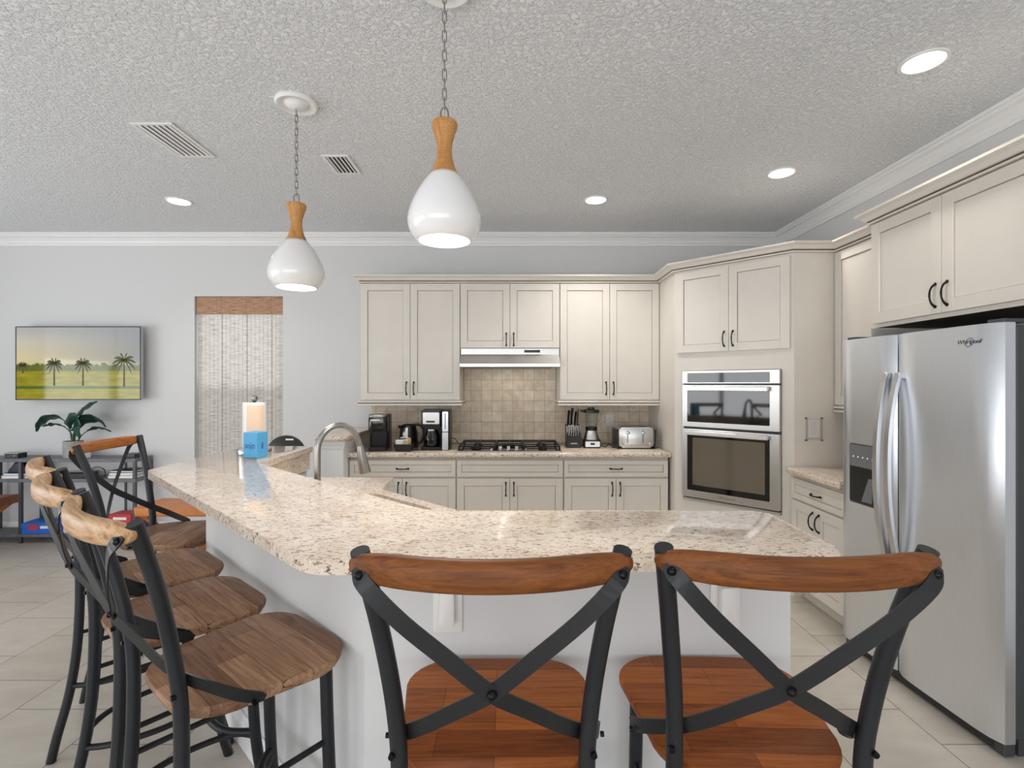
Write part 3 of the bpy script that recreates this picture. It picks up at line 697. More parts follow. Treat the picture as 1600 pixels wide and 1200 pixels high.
for k in range(7):
    for j in range(5): pass
rows = []
for j in range(7):
    z = .045 + .14 * j / 6; rr = .088 - .008 * (z - .04) / .10 if z < .14 else .080 - .014 * (z - .14) / .065
    rows.append([bm.verts.new(((rr + .0015) * math.sin(a), -(rr + .0015) * math.cos(a), z)) for a in [R(-70 + 75 * q / 9) for q in range(10)]])
for a, b in zip(rows, rows[1:]):
    for q in range(9): bm.faces.new([a[q], a[q + 1], b[q + 1], b[q]])
obj('steel_side', bm, 'steelh', t, 60)
bm = nb(); tube(bm, smoothpts([(.05, 0, .208), (.10, 0, .205), (.135, 0, .165), (.135, 0, .10), (.112, 0, .045), (.084, 0, .04)], 5), .012, 12); obj('handle', bm, 'black', t, 50)
bm = nb(); tube(bm, [(-.055, 0, .17), (-.095, 0, .198)], [.022, .01], 12); obj('spout', bm, 'black', t, 50)
t = thing('sachet_basket', 'small black woven basket of sachets in front of the kettle', 'basket', (-.945, 4.39, ZC0), 0)
bm = nb(); a = rrect(-.066, -.045, .066, .045, .015); b = rrect(-.078, -.055, .078, .055, .018)
for zz in range(7):
    k = zz / 6; tube(bm, [(p[0] * (1 - k) + q[0] * k, p[1] * (1 - k) + q[1] * k, .005 + .055 * k) for p, q in zip(a, b)], .0055, 6, closed=True)
prism(bm, a, 0, .004); obj('basket_body', bm, 'black', t, 50)
for k, (x, y, z, w, rz) in enumerate(((-.035, -.01, .068, .07, 20), (.02, -.012, .07, .06, -25), (.0, .02, .085, .075, 8), (.035, .02, .08, .05, 40))):
    o = thing('sachet', ('white paper sachet at the front left of the small black basket', 'tan paper sachet at the front right of the small black basket', 'black topped white sachet standing at the back of the small basket', 'tan sachet leaning at the back right of the small basket')[k], 'sachet', (-.945 + x, 4.39 + y, ZC0 + z), rz, 'sachets in the basket')
    bm = nb(); box(bm, -w / 2, -.006, -.03, w / 2, .006, .026, .004); obj('packet', bm, ('paper', 'tan_pack', 'bookdark', 'tan_pack')[k], o)
    bm = nb(); box(bm, -w / 2, -.002, .0262, w / 2, .002, .032); obj('seal', bm, ('paper', 'paper', 'paper', 'tan_pack')[k], o)
t = thing('drip_coffee_maker', 'black and steel drip coffee maker left of the cooktop', 'coffee maker', (-.68, 4.50, ZC0), 0)
bm = nb(); rrbox(bm, -.125, -.075, 0, .125, .165, .028, .02, .004); rrbox(bm, -.125, .055, .0285, .06, .165, .355, .02, .004); rrbox(bm, .058, -.06, .0285, .125, .165, .355, .02, .004); obj('body', bm, 'black', t, 40)
bm = nb(); rrbox(bm, -.122, -.075, .205, .055, .0545, .352, .02, .004); obj('brew_basket', bm, 'black', t, 40)
bm = nb(); frontprism(bm, rrect(-.105, .232, .04, .335, .008, 3), -.0790, .0035, .001); box(bm, -.075, -.0802, .246, .0, -.0788, .262, mi=1); obj('front_panel', bm, ['steelh', 'black'], t)
bm = nb(); frontprism(bm, rrect(.066, .004, .118, .16, .004, 3), -.0795, .018, .001); frontprism(bm, rrect(.066, .166, .118, .342, .004, 3), -.0795, .018, .001); box(bm, .089, -.0805, .19, .095, -.0793, .325, mi=1); obj('water_gauge', bm, ['steel', 'black'], t)
bm = nb(); lathe(bm, [(0, .029), (.055, .029), (.07, .05), (.07, .11), (.05, .165), (.05, .18), (0, .182)], (-.035, -.012), 28); obj('carafe', bm, 'blackgloss', t, 40)
bm = nb(); tube(bm, smoothpts([(-.035, -.062, .165), (-.035, -.105, .15), (-.035, -.105, .09), (-.035, -.082, .06)], 4), .009, 8); box(bm, -.06, -.0755, .172, -.01, -.0715, .186, mi=1); obj('carafe_handle', bm, ['black', 'steelh'], t, 50)
bm = nb(); tube(bm, smoothpts([(.127, .12, .09), (.155, .16, .075), (.178, .20, .03), (.188, .32, .006)], 6), .004, 8); obj('power_cord', bm, 'black', t, 60)
t = thing('knife_block', 'black knife block with steel handled knives right of the cooktop', 'knife block', (.568, 4.66, ZC0), 0)
bm = nb(); m4 = Matrix(((0, 0, 1, -.0675), (1, 0, 0, 0), (0, 1, 0, 0), (0, 0, 0, 1)))
prism(bm, [(-.06, 0), (.09, 0), (.09, .21), (.02, .21), (-.06, .11)], 0, .135, .004, 1, 0, m4); box(bm, -.03, -.0612, .035, .03, -.0602, .046, mi=1); obj('block', bm, ['black', 'nickel'], t)
for k in range(6):
    x = -.052 + k * .0208; bm = nb(); tube(bm, [(x, -.038, .1385), (x, -.062, .17), (x, -.092, .212 - .01)], [.0065, .007, .0075], 8, squash=.8); obj('steak_knife', bm, 'chrome', t, 50)
for k, (x, L, m) in enumerate(((-.045, .13, 'black'), (-.015, .15, 'black'), (.018, .12, 'black'), (.045, .14, 'nickel'))):
    bm = nb(); tube(bm, [(x, .03, .2105), (x, .0, .21 + L * .5), (x + .004, -.03, .21 + L)], [.009, .010, .011], 8, squash=1.3); obj('large_knife', bm, m, t, 50)
t = thing('blender', 'countertop blender with clear jug and black lid between knife block and toaster', 'blender', (.735, 4.66, ZC0), 0)
bm = nb(); prism(bm, rrect(-.078, -.08, .078, .08, .03), 0, .075, .006); obj('motor_base', bm, 'black', t, 40)
bm = nb(); lathe(bm, [(.074, .0755), (.066, .10), (.05, .15), (.05, .155), (0, .156)], (0, 0), 32); obj('drive_collar', bm, 'steelh', t, 40)
bm = nb(); frontprism(bm, rrect(-.066, .012, .066, .062, .006, 3), -.0835, .003); box(bm, -.02, -.085, .03, .02, -.0837, .048, mi=1); obj('button_panel', bm, ['steelh', 'black'], t)
bm = nb(); lathe(bm, [(.045, .1565), (.05, .19), (.068, .32), (.066, .32), (.047, .19), (.0, .166)], (0, 0), 28); obj('jug', bm, 'glass', t, 50)
bm = nb(); tube(bm, smoothpts([(.066, 0, .31), (.105, 0, .30), (.11, 0, .24), (.062, 0, .205)], 5), .008, 8); obj('jug_handle', bm, 'glass', t, 60)
bm = nb(); lathe(bm, [(.052, .1562), (.054, .19), (.048, .19), (0, .186)], (0, 0), 24); obj('blade_collar', bm, 'black', t, 40)
bm = nb(); lathe(bm, [(.0, .3205), (.074, .3205), (.074, .345), (.05, .35), (.03, .352), (.03, .37), (0, .372)], (0, 0), 28); box(bm, -.10, -.018, .325, -.07, .018, .345, .004); obj('lid', bm, 'black', t, 40)
bm = nb(); tube(bm, smoothpts([(.08, 0, .02), (.12, -.03, .006), (.15, .0, .02), (.17, -.02, .03), (.19, -.05, .006), (.20, -.08, .006)], 5), .0045, 8); obj('power_cord', bm, 'black', t, 60)
t = thing('toaster', 'stainless four slot toaster at the right end of the back counter', 'toaster', (1.12, 4.62, ZC0), 0)
bm = nb(); frontprism(bm, rrect(-.165, .012, .165, .195, .04, 6), -.095, .22, .012); obj('shell', bm, 'steelh', t, 40)
for x in (-.1655, .1655):
    bm = nb(); frontprism(bm, rrect(x - .008, .0, x + .008, .175, .006), -.10, .23, .003); obj('end_cap', bm, 'black', t, 40)
bm = nb(); rrbox(bm, -.155, -.09, 0, .155, .12, .0115, .02); obj('foot_base', bm, 'black', t)
for x in (-.078, .06):
    bm = nb(); box(bm, x - .003, -.0975, .055, x + .003, -.0955, .165); obj('lever_slot', bm, 'black', t)
    bm = nb(); frontprism(bm, rrect(x - .016, .135, x + .016, .155, .006), -.118, .02, .002); obj('lever', bm, 'chrome', t, 40)
for x in (-.125, .02, .115):
    bm = nb(); cyl(bm, (x, -.111, .05), (x, -.0955, .05), .011, 16); obj('dial', bm, 'chrome', t, 40)
for y in (-.045, .015, .07):
    bm = nb(); box(bm, -.12, y - .012, .195, .12, y + .012, .1962); obj('bread_slot', bm, 'black', t)

# ------------------------------------------------------------------ on the bar top
t = thing('paper_towel_holder', 'chrome paper towel holder with a white roll on the far end of the bar', 'paper towel holder', (-1.60, 3.12, 1.0705))
bm = nb(); lathe(bm, [(0, 0), (.098, 0), (.10, .006), (.10, .030), (.095, .036), (0, .038)], n=48); obj('weighted_base', bm, 'chrome', t, 40)
bm = nb(); lathe(bm, [(.022, .0385), (.066, .0385), (.066, .315), (.022, .315)], n=48)
rl = obj('towel_roll', bm, 'paper', t, 40)
bm = nb(); rows = []
for j in range(2):
    rows.append([bm.verts.new((.0668 * math.sin(a), -.0668 * math.cos(a), (.135, .30)[j])) for a in [R(-12 + 92 * q / 14) for q in range(15)]])
for q in range(14): bm.faces.new([rows[0][q], rows[0][q + 1], rows[1][q + 1], rows[1][q]])
obj('peach_patch', bm, 'peach', rl, 60)  # peach patch on the upper part of one side of the roll
bm = nb(); cyl(bm, (0, 0, .0385), (0, 0, .325), .006, 12); lathe(bm, [(.008, .318), (.016, .326), (.021, .340), (.017, .355), (0, .362)], n=24); obj('post_knob', bm, 'nickel', t, 50)
t = thing('card_box', 'sky blue box lettered sojo standing in front of the paper towels', 'box', (-1.508, 2.955, 1.0705), 77)
bm = nb(); box(bm, -.047, -.047, 0, .047, .047, .148, .003); obj('carton', bm, 'blue', t)
text('lettering', 'sojo', .05, 'bookblue', t, (-.0476, 0, .072), (R(90), 0, R(-90)), .0005, 0, 'CENTER', .8)
bm = nb(); box(bm, -.004, -.0479, .05, .004, -.0474, .09); box(bm, -.010, -.0479, .052, -.007, -.0474, .078); obj('side_mark', bm, 'bookblue', t)

# ------------------------------------------------------------------ bar stools (facing +y)
SEATZ = .785
def make_stool(label, seat_m, rail_m):
    t = thing('bar_stool', label, 'bar stool', (0, 0, 0), 0, 'cross-back bar stools')
    poly = []
    import itertools
    def corner(cx, cy, r, a0, n=8, ry=None):
        for k in range(n + 1):
            a = R(a0 + 90 * k / n); poly.append((cx + r * math.cos(a), cy + (ry or r) * math.sin(a)))
    corner(.215 - .12, .205 - .11, .12, 0, 8, .11); corner(-.215 + .12, .205 - .11, .12, 90, 8, .11)
    corner(-.19 + .13, -.205 + .13, .13, 180); corner(.19 - .13, -.205 + .13, .13, 270)
    bm = nb(); n = len(poly)
    lv = [(.86, SEATZ - .038), (.955, SEATZ - .036), (.995, SEATZ - .018), (1.0, SEATZ - .008), (.99, SEATZ - .002), (.972, SEATZ)]
    rows = [[bm.verts.new((x * s_, y * s_, z)) for x, y in poly] for s_, z in lv]
    for a, b in zip(rows, rows[1:]):
        for i in range(n): bm.faces.new([a[i], a[(i + 1) % n], b[(i + 1) % n], b[i]])
    bm.faces.new(rows[0][::-1]); bm.faces.new(rows[-1]); obj('seat', bm, seat_m, t, 35)
    for s_ in (-1, 1):
        bm = nb(); tube(bm, smoothpts([(s_ * .190, -.285, 0), (s_ * .186, -.268, .10), (s_ * .180, -.232, .28), (s_ * .171, -.210, .50), (s_ * .168, -.205, .78), (s_ * .173, -.222, .93), (s_ * .190, -.255, 1.09), (s_ * .212, -.300, 1.243)], 5), .0155, 14)
        obj('rear_leg', bm, 'iron', t, 50)
        bm = nb(); tube(bm, smoothpts([(s_ * .165, .135, SEATZ - .039), (s_ * .166, .14, .55), (s_ * .170, .15, .30), (s_ * .180, .172, .12), (s_ * .196, .20, 0)], 5), .0165, 14)
        obj('front_leg', bm, 'iron', t, 50)
        for z in (.52,):
            bm = nb(); tube(bm, [(s_ * .175, -.206, z), (s_ * .1655, .138, z)], .0085, 8); obj('side_rung', bm, 'iron', t, 60)
        bm = nb(); tube(bm, smoothpts([(s_ * .170, .150, .30), (s_ * .115, .10, .305), (s_ * .09, -.03, .305), (s_ * .12, -.16, .305), (s_ * .179, -.229, .30)], 6), .0105, 10); obj('side_hoop', bm, 'iron', t, 60)
    bm = nb(); tube(bm, smoothpts([(-.169, .15, .315), (-.10, .085, .32), (0, .07, .32), (.10, .085, .32), (.169, .15, .315)], 6), .0125, 10); obj('footrest', bm, 'iron', t, 60)
    # back rail: bowed, rounded section with rounded ends
    bm = nb(); rows = []; N = 22
    for k in range(N + 1):
        u = math.sin(math.pi / 2 * (-1 + 2 * k / N)); x = .228 * u; e = max(0, 1 - abs(u) ** 7); y = -.350 + .048 * abs(u) ** 2.0
        hh = (.0245 * (e ** .5)) + .002; tt = .0135 * (e ** .5) + .002; zc = 1.2185 + .004 * u * u
        dy = .08 * u / .228 * .55; L = math.hypot(1, dy); nx, ny = -dy / L * -1, 1 / L
        rows.append([bm.verts.new((x - dy / L * tt * ca, y + ny * tt * ca, zc + hh * sa)) for ca, sa in [(math.copysign(abs(math.cos(q)) ** .6, math.cos(q)), math.copysign(abs(math.sin(q)) ** .75, math.sin(q))) for q in [2 * math.pi * j / 16 for j in range(16)]]])
    for a, b in zip(rows, rows[1:]):
        for j in range(16): bm.faces.new([a[j], a[(j + 1) % 16], b[(j + 1) % 16], b[j]])
    bm.faces.new(rows[0][::-1]); bm.faces.new(rows[-1]); obj('back_rail', bm, rail_m, t, 60)
    for s_ in (-1, 1):
        yo = -.003 * (s_ > 0)
        key = [(-.209, -.322, 1.216), (-.19, -.333, 1.193), (-.14, -.326, 1.136), (-.07, -.308, 1.066), (0, -.284 + yo, .996), (.065, -.258, .947), (.12, -.230, .904), (.158, -.200, .872), (.188, -.150, .836), (.208, -.10, .802), (.2165, -.05, .775)]
        pts = smoothpts([(s_ * a, b, c) for a, b, c in key], 4)
        dk = [(.62, .05, .78), (.6, .05, .8), (.6, .05, .8), (.6, .1, .8), (.6, .1, .8), (.6, .1, .8), (.55, .12, .82), (.48, .15, .85), (.35, .2, .9), (.2, .25, .93), (.1, .3, .95)]
        dirs = []
        for i in range(len(dk) - 1):
            for j in range(4): dirs.append(Vector((s_ * (dk[i][0] + (dk[i + 1][0] - dk[i][0]) * j / 4), dk[i][1] + (dk[i + 1][1] - dk[i][1]) * j / 4, dk[i][2] + (dk[i + 1][2] - dk[i][2]) * j / 4)))
        dirs.append(Vector((s_ * dk[-1][0], dk[-1][1], dk[-1][2])))
        bm = nb(); ribbon(bm, pts, dirs, .028, .0035, ends=True)
        st = obj('cross_strap', bm, 'strapiron', t)
        bm = nb(); p = (s_ * -.206, -.325, 1.212); lathe(bm, [(.0, .0), (.008, .001), (.006, .006), (0, .008)], n=12)
        for v in bm.verts: v.co = Vector((v.co.x, -v.co.z, v.co.y)) + Vector(p)
        obj('bolt', bm, 'bolt', st, 50)
    bm = nb(); lathe(bm, [(0, 0), (.0085, .001), (.006, .006), (0, .008)], n=12)
    for v in bm.verts: v.co = Vector((v.co.x, -v.co.z, v.co.y)) + Vector((0, -.2905, .996))
    obj('centre_bolt', bm, 'bolt', t, 50)
    for s_ in (-1, 1):
        bm = nb(); cyl(bm, (s_ * .178, -.2285, .845), (s_ * .178, -.22, .845), .006, 10); obj('leg_bolt', bm, 'bolt', t, 50)
        bm = nb(); cyl(bm, (s_ * .217, -.075, .776), (s_ * .224, -.075, .776), .006, 10); obj('seat_bolt', bm, 'bolt', t, 50)
    for ch in t.children_recursive: 
        for v in ch.data.vertices:
            x, y, z = v.co; v.co = (x * 1.07, y * 1.06, z * .939 if z < .785 else .737 + (z - .785) * 1.039)
    return t
s1 = make_stool('brown wooden cross-back bar stool at the straight bar front, nearest the angled corner', 'teak', 'teakrail')
s1.location = (-.038, 1.185, 0); s1.rotation_euler = (0, 0, R(.5))
s2 = dup(s1, (.505, 1.195, 0), -2, 'brown wooden cross-back bar stool at the straight bar front, nearest the refrigerator')
s3 = make_stool('cross-back bar stool with worn pale rail and sheen-grey seat along the angled bar side, closest to the bar corner', 'sheenteak', 'paleteak')
s3.location = (-.755, 1.425, 0); s3.rotation_euler = (0, 0, R(-39))
s4 = dup(s3, (-1.13, 1.74, 0), -41, 'cross-back bar stool with worn pale rail and sheen-grey seat, middle one of three along the angled bar side')
s5 = dup(s3, (-1.475, 2.08, 0), -42, 'cross-back bar stool with worn pale rail and sheen-grey seat along the angled bar side, farthest from the corner')
s6 = make_stool('cross-back bar stool at the far arm of the bar, its back to the console table', 'sheenteak', 'orangeteak')
s6.location = (-1.74, 2.60, 0); s6.rotation_euler = (0, 0, R(-85))

# ------------------------------------------------------------------ ceiling: pendants, downlights, vents
def pendant(x, y, ztop, label, k):
    zt = ztop; t = thing('pendant_light', label, 'pendant light', (x, y, 0), 0, 'pendant lights over the bar')
    bm = nb(); lathe(bm, [(.105, ZC - .0005), (.108, ZC - .012), (.098, ZC - .022), (.082, ZC - .020), (.070, ZC - .012), (.058, ZC - .014), (.052, ZC - .024), (.03, ZC - .036), (0, ZC - .040)], n=44); obj('canopy', bm, 'trim', t, 50)
    bm = nb(); z0 = zt + .052; z1 = ZC - .038; n = int((z1 - z0) / .033); pit = (z1 - z0) / n
    for i in range(n):
        zc = z0 + pit * (i + .5); L = pit / 2 + .0045; w = .0075
        c_ = []
        for q in range(14):
            a = 2 * math.pi * q / 14; d = w * math.cos(a); e = (L - w) * (1 if math.sin(a) > 0 else -1) + w * math.sin(a)
            c_.append((d, 0, zc + e) if i % 2 else (0, d, zc + e))
        tube(bm, c_, .0019, 6, closed=True)
    obj('chain', bm, 'nickel', t, 60)
    bm = nb(); tube(bm, [(.018 * math.sin(a) * .8, 0, zt + .027 - .030 * math.cos(a)) for a in [2 * math.pi * q / 18 for q in range(18)]], .0028, 8, closed=True); obj('loop', bm, 'nickel', t, 60)
    P_ = [(0, zt), (.045 * k, zt - .001), (.0485 * k, zt - .008), (.047 * k, zt - .018), (.038 * k, zt - .045), (.029 * k, zt - .075), (.0265 * k, zt - .10), (.029 * k, zt - .13), (.037 * k, zt - .16), (.047 * k, zt - .184), (.051 * k, zt - .193), (0, zt - .1932)]
    bm = nb(); lathe(bm, P_, n=36); obj('wooden_neck', bm, 'pinewood', t, 40)
    zs = zt - .1935
    sh = [(.0, 0), (.053, 0), (.062, -.012), (.083, -.04), (.106, -.08), (.124, -.12), (.134, -.155), (.135, -.18), (.128, -.207), (.112, -.232), (.098, -.245), (.094, -.246), (.094, -.242), (.108, -.228), (.122, -.205), (.128, -.18), (.126, -.155), (.10, -.08), (.055, -.012), (0, -.006)]
    bm = nb(); lathe(bm, [(r * k, zs + z) for r, z in sh], n=56); obj('shade', bm, 'white', t, 60)['label'] = 'glossy white bulb-shaped shade'
    bm = nb(); lathe(bm, [(0, zs - .222), (.11 * k, zs - .226), (.113 * k, zs - .22), (0, zs - .214)], n=40); obj('diffuser', bm, 'lens', t, 50)
    l = bpy.data.lights.new('pendant_beam', 'SPOT'); l.energy = 31; l.color = (1, .955, .89); l.spot_size = R(160); l.spot_blend = .5; l.shadow_soft_size = .09
    o = bpy.data.objects.new('pendant_beam', l); C.objects.link(o); o.location = (x, y, zs - .25)
    return t
pendant(-1.135, 2.645, 2.446, 'white and wood pendant lamp hanging over the far end of the bar', 1.04)
pendant(-.25, 1.86, 2.468, 'white and wood pendant lamp hanging over the middle of the bar near the sink', 1.0)
def downlight(x, y, label, watts=42, col=(1, .955, .89)):
    t = thing('recessed_light', label, 'ceiling light', (x, y, ZC - .0005), 0, 'recessed ceiling lights')
    bm = nb(); lathe(bm, [(.098, 0), (.097, -.005), (.088, -.008), (.081, -.006), (.079, 0)], n=44); obj('trim_ring', bm, 'trim', t, 50)
    bm = nb(); lathe(bm, [(0, -.003), (.079, -.003), (.079, 0), (0, 0)], n=40); obj('lens', bm, 'lens', t, 50)
    l = bpy.data.lights.new('downlight_beam', 'SPOT'); l.energy = watts; l.color = col; l.spot_size = R(125); l.spot_blend = .8; l.shadow_soft_size = .08
    o = bpy.data.objects.new('downlight_beam', l); C.objects.link(o); o.location = (x, y, ZC - .02)
    return t
for x, y, lb in ((1.895, 2.313, 'recessed ceiling light in front of the refrigerator cabinet'), (1.894, 3.53, 'recessed ceiling light above the wall oven'), (.675, 4.05, 'recessed ceiling light above the knife block and right base cabinet'), (-2.705, 4.08, 'recessed ceiling light in front of the woven window shade')):
    downlight(x, y, lb, 70 if abs(x - .675) < .01 else 34)
for x, y in ((-3.6, 1.6), (-1.6, -.6), (.9, .2), (-4.6, -.8)):          # assumed lamps out of view, added for more ambient light
    downlight(x, y, 'assumed recessed ceiling light out of view, added to brighten the room', 20, (1, .97, .93))['group'] = 'assumed recessed ceiling lights added out of view'
def vent(x0, x1, y0, y1, n, open_, label):
    t = thing('ceiling_vent', label, 'air vent', ((x0 + x1) / 2, (y0 + y1) / 2, ZC - .0005)); w, d = (x1 - x0) / 2, (y1 - y0) / 2
    bm = nb()
    for a in ((-w, -d, w, -d + .022), (-w, d - .022, w, d), (-w, -d + .022, -w + .022, d - .022), (w - .022, -d + .022, w, d - .022)): box(bm, a[0], a[1], -.008, a[2], a[3], 0, .002)
    obj('frame', bm, 'trim', t)
    bm = nb(); box(bm, -w + .022, -d + .022, -.001, w - .022, d - .022, 0); obj('duct_backing', bm, 'hidden' if open_ else 'darkgrey', t)
    bm = nb(); W_ = 2 * w - .044
    for k in range(n):
        xc = -w + .022 + W_ * (k + .5) / n; p = W_ / n
        if open_: box(bm, xc - p * .16, -d + .022, -.009, xc + p * .16, d - .022, -.0012)
        else:
            v = [(xc - p * .5, -.0030), (xc + p * .42, -.0095), (xc + p * .44, -.0080), (xc - p * .48, -.0012)]
            m4 = Matrix(((1, 0, 0, 0), (0, 0, 1, 0), (0, 1, 0, 0), (0, 0, 0, 1))); prism(bm, v, -d + .022, d - .022, 0, 1, 0, m4)
    obj('louvers', bm, 'trim', t)
vent(-2.175, -1.93, 2.85, 3.28, 6, False, 'large white louvered ceiling vent left of the far pendant')
vent(-1.24, -1.06, 3.25, 3.545, 5, True, 'small ceiling vent with dark slots behind the far pendant')

# ------------------------------------------------------------------ television
t = thing('television', 'flat screen television showing palm trees mounted on the back wall', 'television', (-4.825, 4.885, 1.344))
tw, th = 1.217, .715
bm = nb(); box(bm, 0, 0, 0, tw, .035, th, .003); obj('housing', bm, 'foil', t)
bm = nb(); box(bm, .25, .036, .1, tw - .25, .07, th - .15, .004); obj('rear_bulge', bm, 'black', t)
bm = nb(); box(bm, .35, .0705, .2, tw - .35, YB - 4.885 - .001, .5); obj('wall_bracket', bm, 'black', t)
bm = nb()
for a in ((0, 0, tw, .010), (0, th - .008, tw, th), (0, .01, .008, th - .008), (tw - .008, .01, tw, th - .008)): box(bm, a[0], -.004, a[1], a[2], -.0003, a[3])
obj('bezel', bm, 'black', t)
s = NT('screen_picture'); tc = s.n('ShaderNodeTexCoord'); sep = s.n('ShaderNodeSeparateXYZ'); s.t.links.new(tc.outputs['Object'], sep.inputs[0])
u = s.n('ShaderNodeMath', operation='DIVIDE', i_0=sep.outputs[0], i_1=tw); v = s.n('ShaderNodeMath', operation='DIVIDE', i_0=sep.outputs[2], i_1=th)
wob = s.noise(s.coords((1.4, 1, 9)), 4, 5, .6); wob2 = s.noise(s.coords((6, 1, 4)), 3, 4, .6)
sky = s.mix(u.outputs[0], s.ramp(v.outputs[0], [(.3, (236, 214, 130)), (.55, (238, 222, 170)), (.8, (222, 216, 196)), (1, (190, 192, 190))]), s.ramp(v.outputs[0], [(.3, (196, 186, 110)), (.55, (172, 172, 168)), (1, (168, 170, 176))]))
grass = s.mix(wob, lin((60, 78, 8)), lin((214, 196, 30)))
vv = s.n('ShaderNodeMath', operation='MULTIPLY_ADD', i_0=wob2, i_1=.16, i_2=v.outputs[0])
trees = s.mix(wob2, lin((58, 78, 18)), lin((128, 134, 40)))
c1 = s.mix(s.ramp(vv.outputs[0], [(.555, G0), (.575, G1)]), trees, sky)
c2 = s.mix(s.ramp(v.outputs[0], [(.385, G0), (.40, G1)]), grass, c1)
c3 = s.mix(s.ramp(v.outputs[0], [(.15, G0), (.155, G1), (.185, G1), (.195, G0)]), c2, lin((74, 112, 26)))
s.p(Base_Color=G0, Emission_Color=c3, Emission_Strength=.82, Roughness=.06); M['screen'] = s.m
bm = nb(); box(bm, .006, -.0012, .008, tw - .006, -.0002, th - .006); scr = obj('screen', bm, 'screen', t)
M['palm'] = emit('palm_picture', (84, 84, 28), .6); M['palm'].node_tree.nodes['Principled BSDF'].inputs['Base Color'].default_value = G0
def palm(px, pz, h, r):
    bm = nb()
    def tri(pts):
        bm.faces.new([bm.verts.new((a, -.0015, b)) for a, b in pts])
    tri([(px - .010, pz), (px + .010, pz), (px + .005, pz + h), (px - .005, pz + h)])
    for a in (10, 40, 75, 110, 145, 172, 200, -22, 232, -50):
        a0 = R(a); p = []; q = []
        for k in range(6):
            f = k / 5; x = px + r * f * math.cos(a0); z = pz + h + r * f * math.sin(a0) - r * .45 * f * f
            wd = .018 * (1 - f) ** .6 * (.4 + f) + .002; p.append((x, z + wd)); q.append((x, z - wd))
        tri(p + q[::-1])
    obj('palm_image', bm, 'palm', scr)
palm(.375, .14, .22, .085); palm(.655, .14, .22, .085); palm(1.055, .13, .26, .12); palm(.07, .26, .08, .05)

# ------------------------------------------------------------------ console table and what stands on it
CX0, CX1, CY0, CY1 = -5.05, -3.54, 4.72, 4.955
t = thing('console_table', 'charcoal three tier console table below the television', 'console table', (-4.3, CY0, 0))
X0, X1, D = CX0 + 4.3, CX1 + 4.3, CY1 - CY0
LX = (-4.625 + 4.3, X1 - .012)
for z0, z1, nm in ((.765, .797, 'table_top'), (.575, .607, 'middle_shelf'), (.06, .087, 'bottom_shelf')):
    bm = nb(); box(bm, X0, 0, z0, X1, D, z1, .002); obj(nm, bm, 'consoletop', t)
for x in LX + (X0 + .012,):
    for y in (.012, D - .012):
        bm = nb()
        for z0, z1 in ((0, .0595), (.0875, .5745), (.6075, .7645)): box(bm, x - .0125, y - .0125, z0, x + .0125, y + .0125, z1)
        obj('leg', bm, 'consolemetal', t)
for x in (-3.80 + 4.3, -4.56 + 4.3):
    bm = nb(); box(bm, x - .008, D - .02, .0875, x + .008, D - .004, .5745); box(bm, x - .008, D - .02, .6075, x + .008, D - .004, .7645); obj('back_rod', bm, 'consolemetal', t)
ZT_, ZM, ZB = .7975, .6075, .0875
pl = thing('potted_plant', 'broad-leaved green plant in a grey concrete pot on the console table', 'potted plant', (-4.22, 4.83, ZT_))
bm = nb(); lathe(bm, [(0, 0), (.074, 0), (.079, .155), (.068, .155), (.066, .13), (0, .13)], n=36); obj('pot', bm, 'concrete', pl, 40)
bm = nb(); lathe(bm, [(0, .134), (.0655, .132)], n=24); obj('soil', bm, 'soil', pl)
def leaf(stem, blade, wid, tilt):
    sp = smoothpts(stem, 5); bm = nb(); tube(bm, sp, [.007 - .003 * k / len(sp) for k in range(len(sp))], 8); so = obj('stem', bm, 'stem', pl, 60)
    bp = smoothpts(blade, 6); N = len(bp); bm = nb(); rows = []
    td = Vector(tilt).normalized()
    for k, p in enumerate(bp):
        f = k / (N - 1); tg = (bp[min(k + 1, N - 1)] - bp[max(k - 1, 0)]).normalized(); d = (td - tg * td.dot(tg)).normalized(); up = tg.cross(d)
        w = wid * (math.sin(math.pi * min(1, f ** .8)) ** .75 + .02) * (1.0 if f < .97 else .3)
        rows.append([bm.verts.new(p + d * (w * q) + up * (.18 * w * abs(q) + .006 * math.sin(f * 22 + q * 4))) for q in (-1, -.66, -.33, 0, .33, .66, 1)])
    for a, b in zip(rows, rows[1:]):
        for j in range(6): bm.faces.new([a[j], a[j + 1], b[j + 1], b[j]])
    o = obj('leaf', bm, 'leaf', pl, 80); o.modifiers.new('solid', 'SOLIDIFY').thickness = .0015
leaf([(0, 0, .133), (.01, 0, .25), (.02, -.01, .36)], [(.02, -.01, .36), (.07, -.02, .43), (.15, -.02, .495), (.25, -.02, .535)], .062, (.4, -.75, -.55))
leaf([(-.01, 0, .133), (-.03, 0, .26), (-.07, 0, .34)], [(-.07, 0, .34), (-.15, -.01, .385), (-.25, -.01, .365), (-.31, -.01, .31), (-.345, -.01, .245)], .05, (.15, -.8, .45))
leaf([(-.01, .01, .133), (-.03, .01, .23), (-.08, 0, .29)], [(-.08, 0, .29), (-.15, -.02, .315), (-.21, -.02, .305), (-.27, -.03, .30)], .035, (.1, -.9, .35))
leaf([(.01, 0, .133), (.03, 0, .25), (.06, .0, .32)], [(.06, .0, .32), (.13, 0, .37), (.21, -.01, .39), (.28, -.01, .355), (.32, -.01, .29)], .085, (.1, -.85, .5))
leaf([(.01, -.02, .133), (.02, -.02, .22), (.05, -.03, .30)], [(.03, -.04, .33), (.08, -.06, .345), (.12, -.08, .28), (.13, -.08, .19)], .10, (.8, -.45, .25))
leaf([(.02, .02, .133), (.06, .02, .20), (.12, .02, .25)], [(.12, .02, .25), (.20, .02, .285), (.28, .02, .275), (.35, .02, .245)], .03, (.1, -.9, .4))
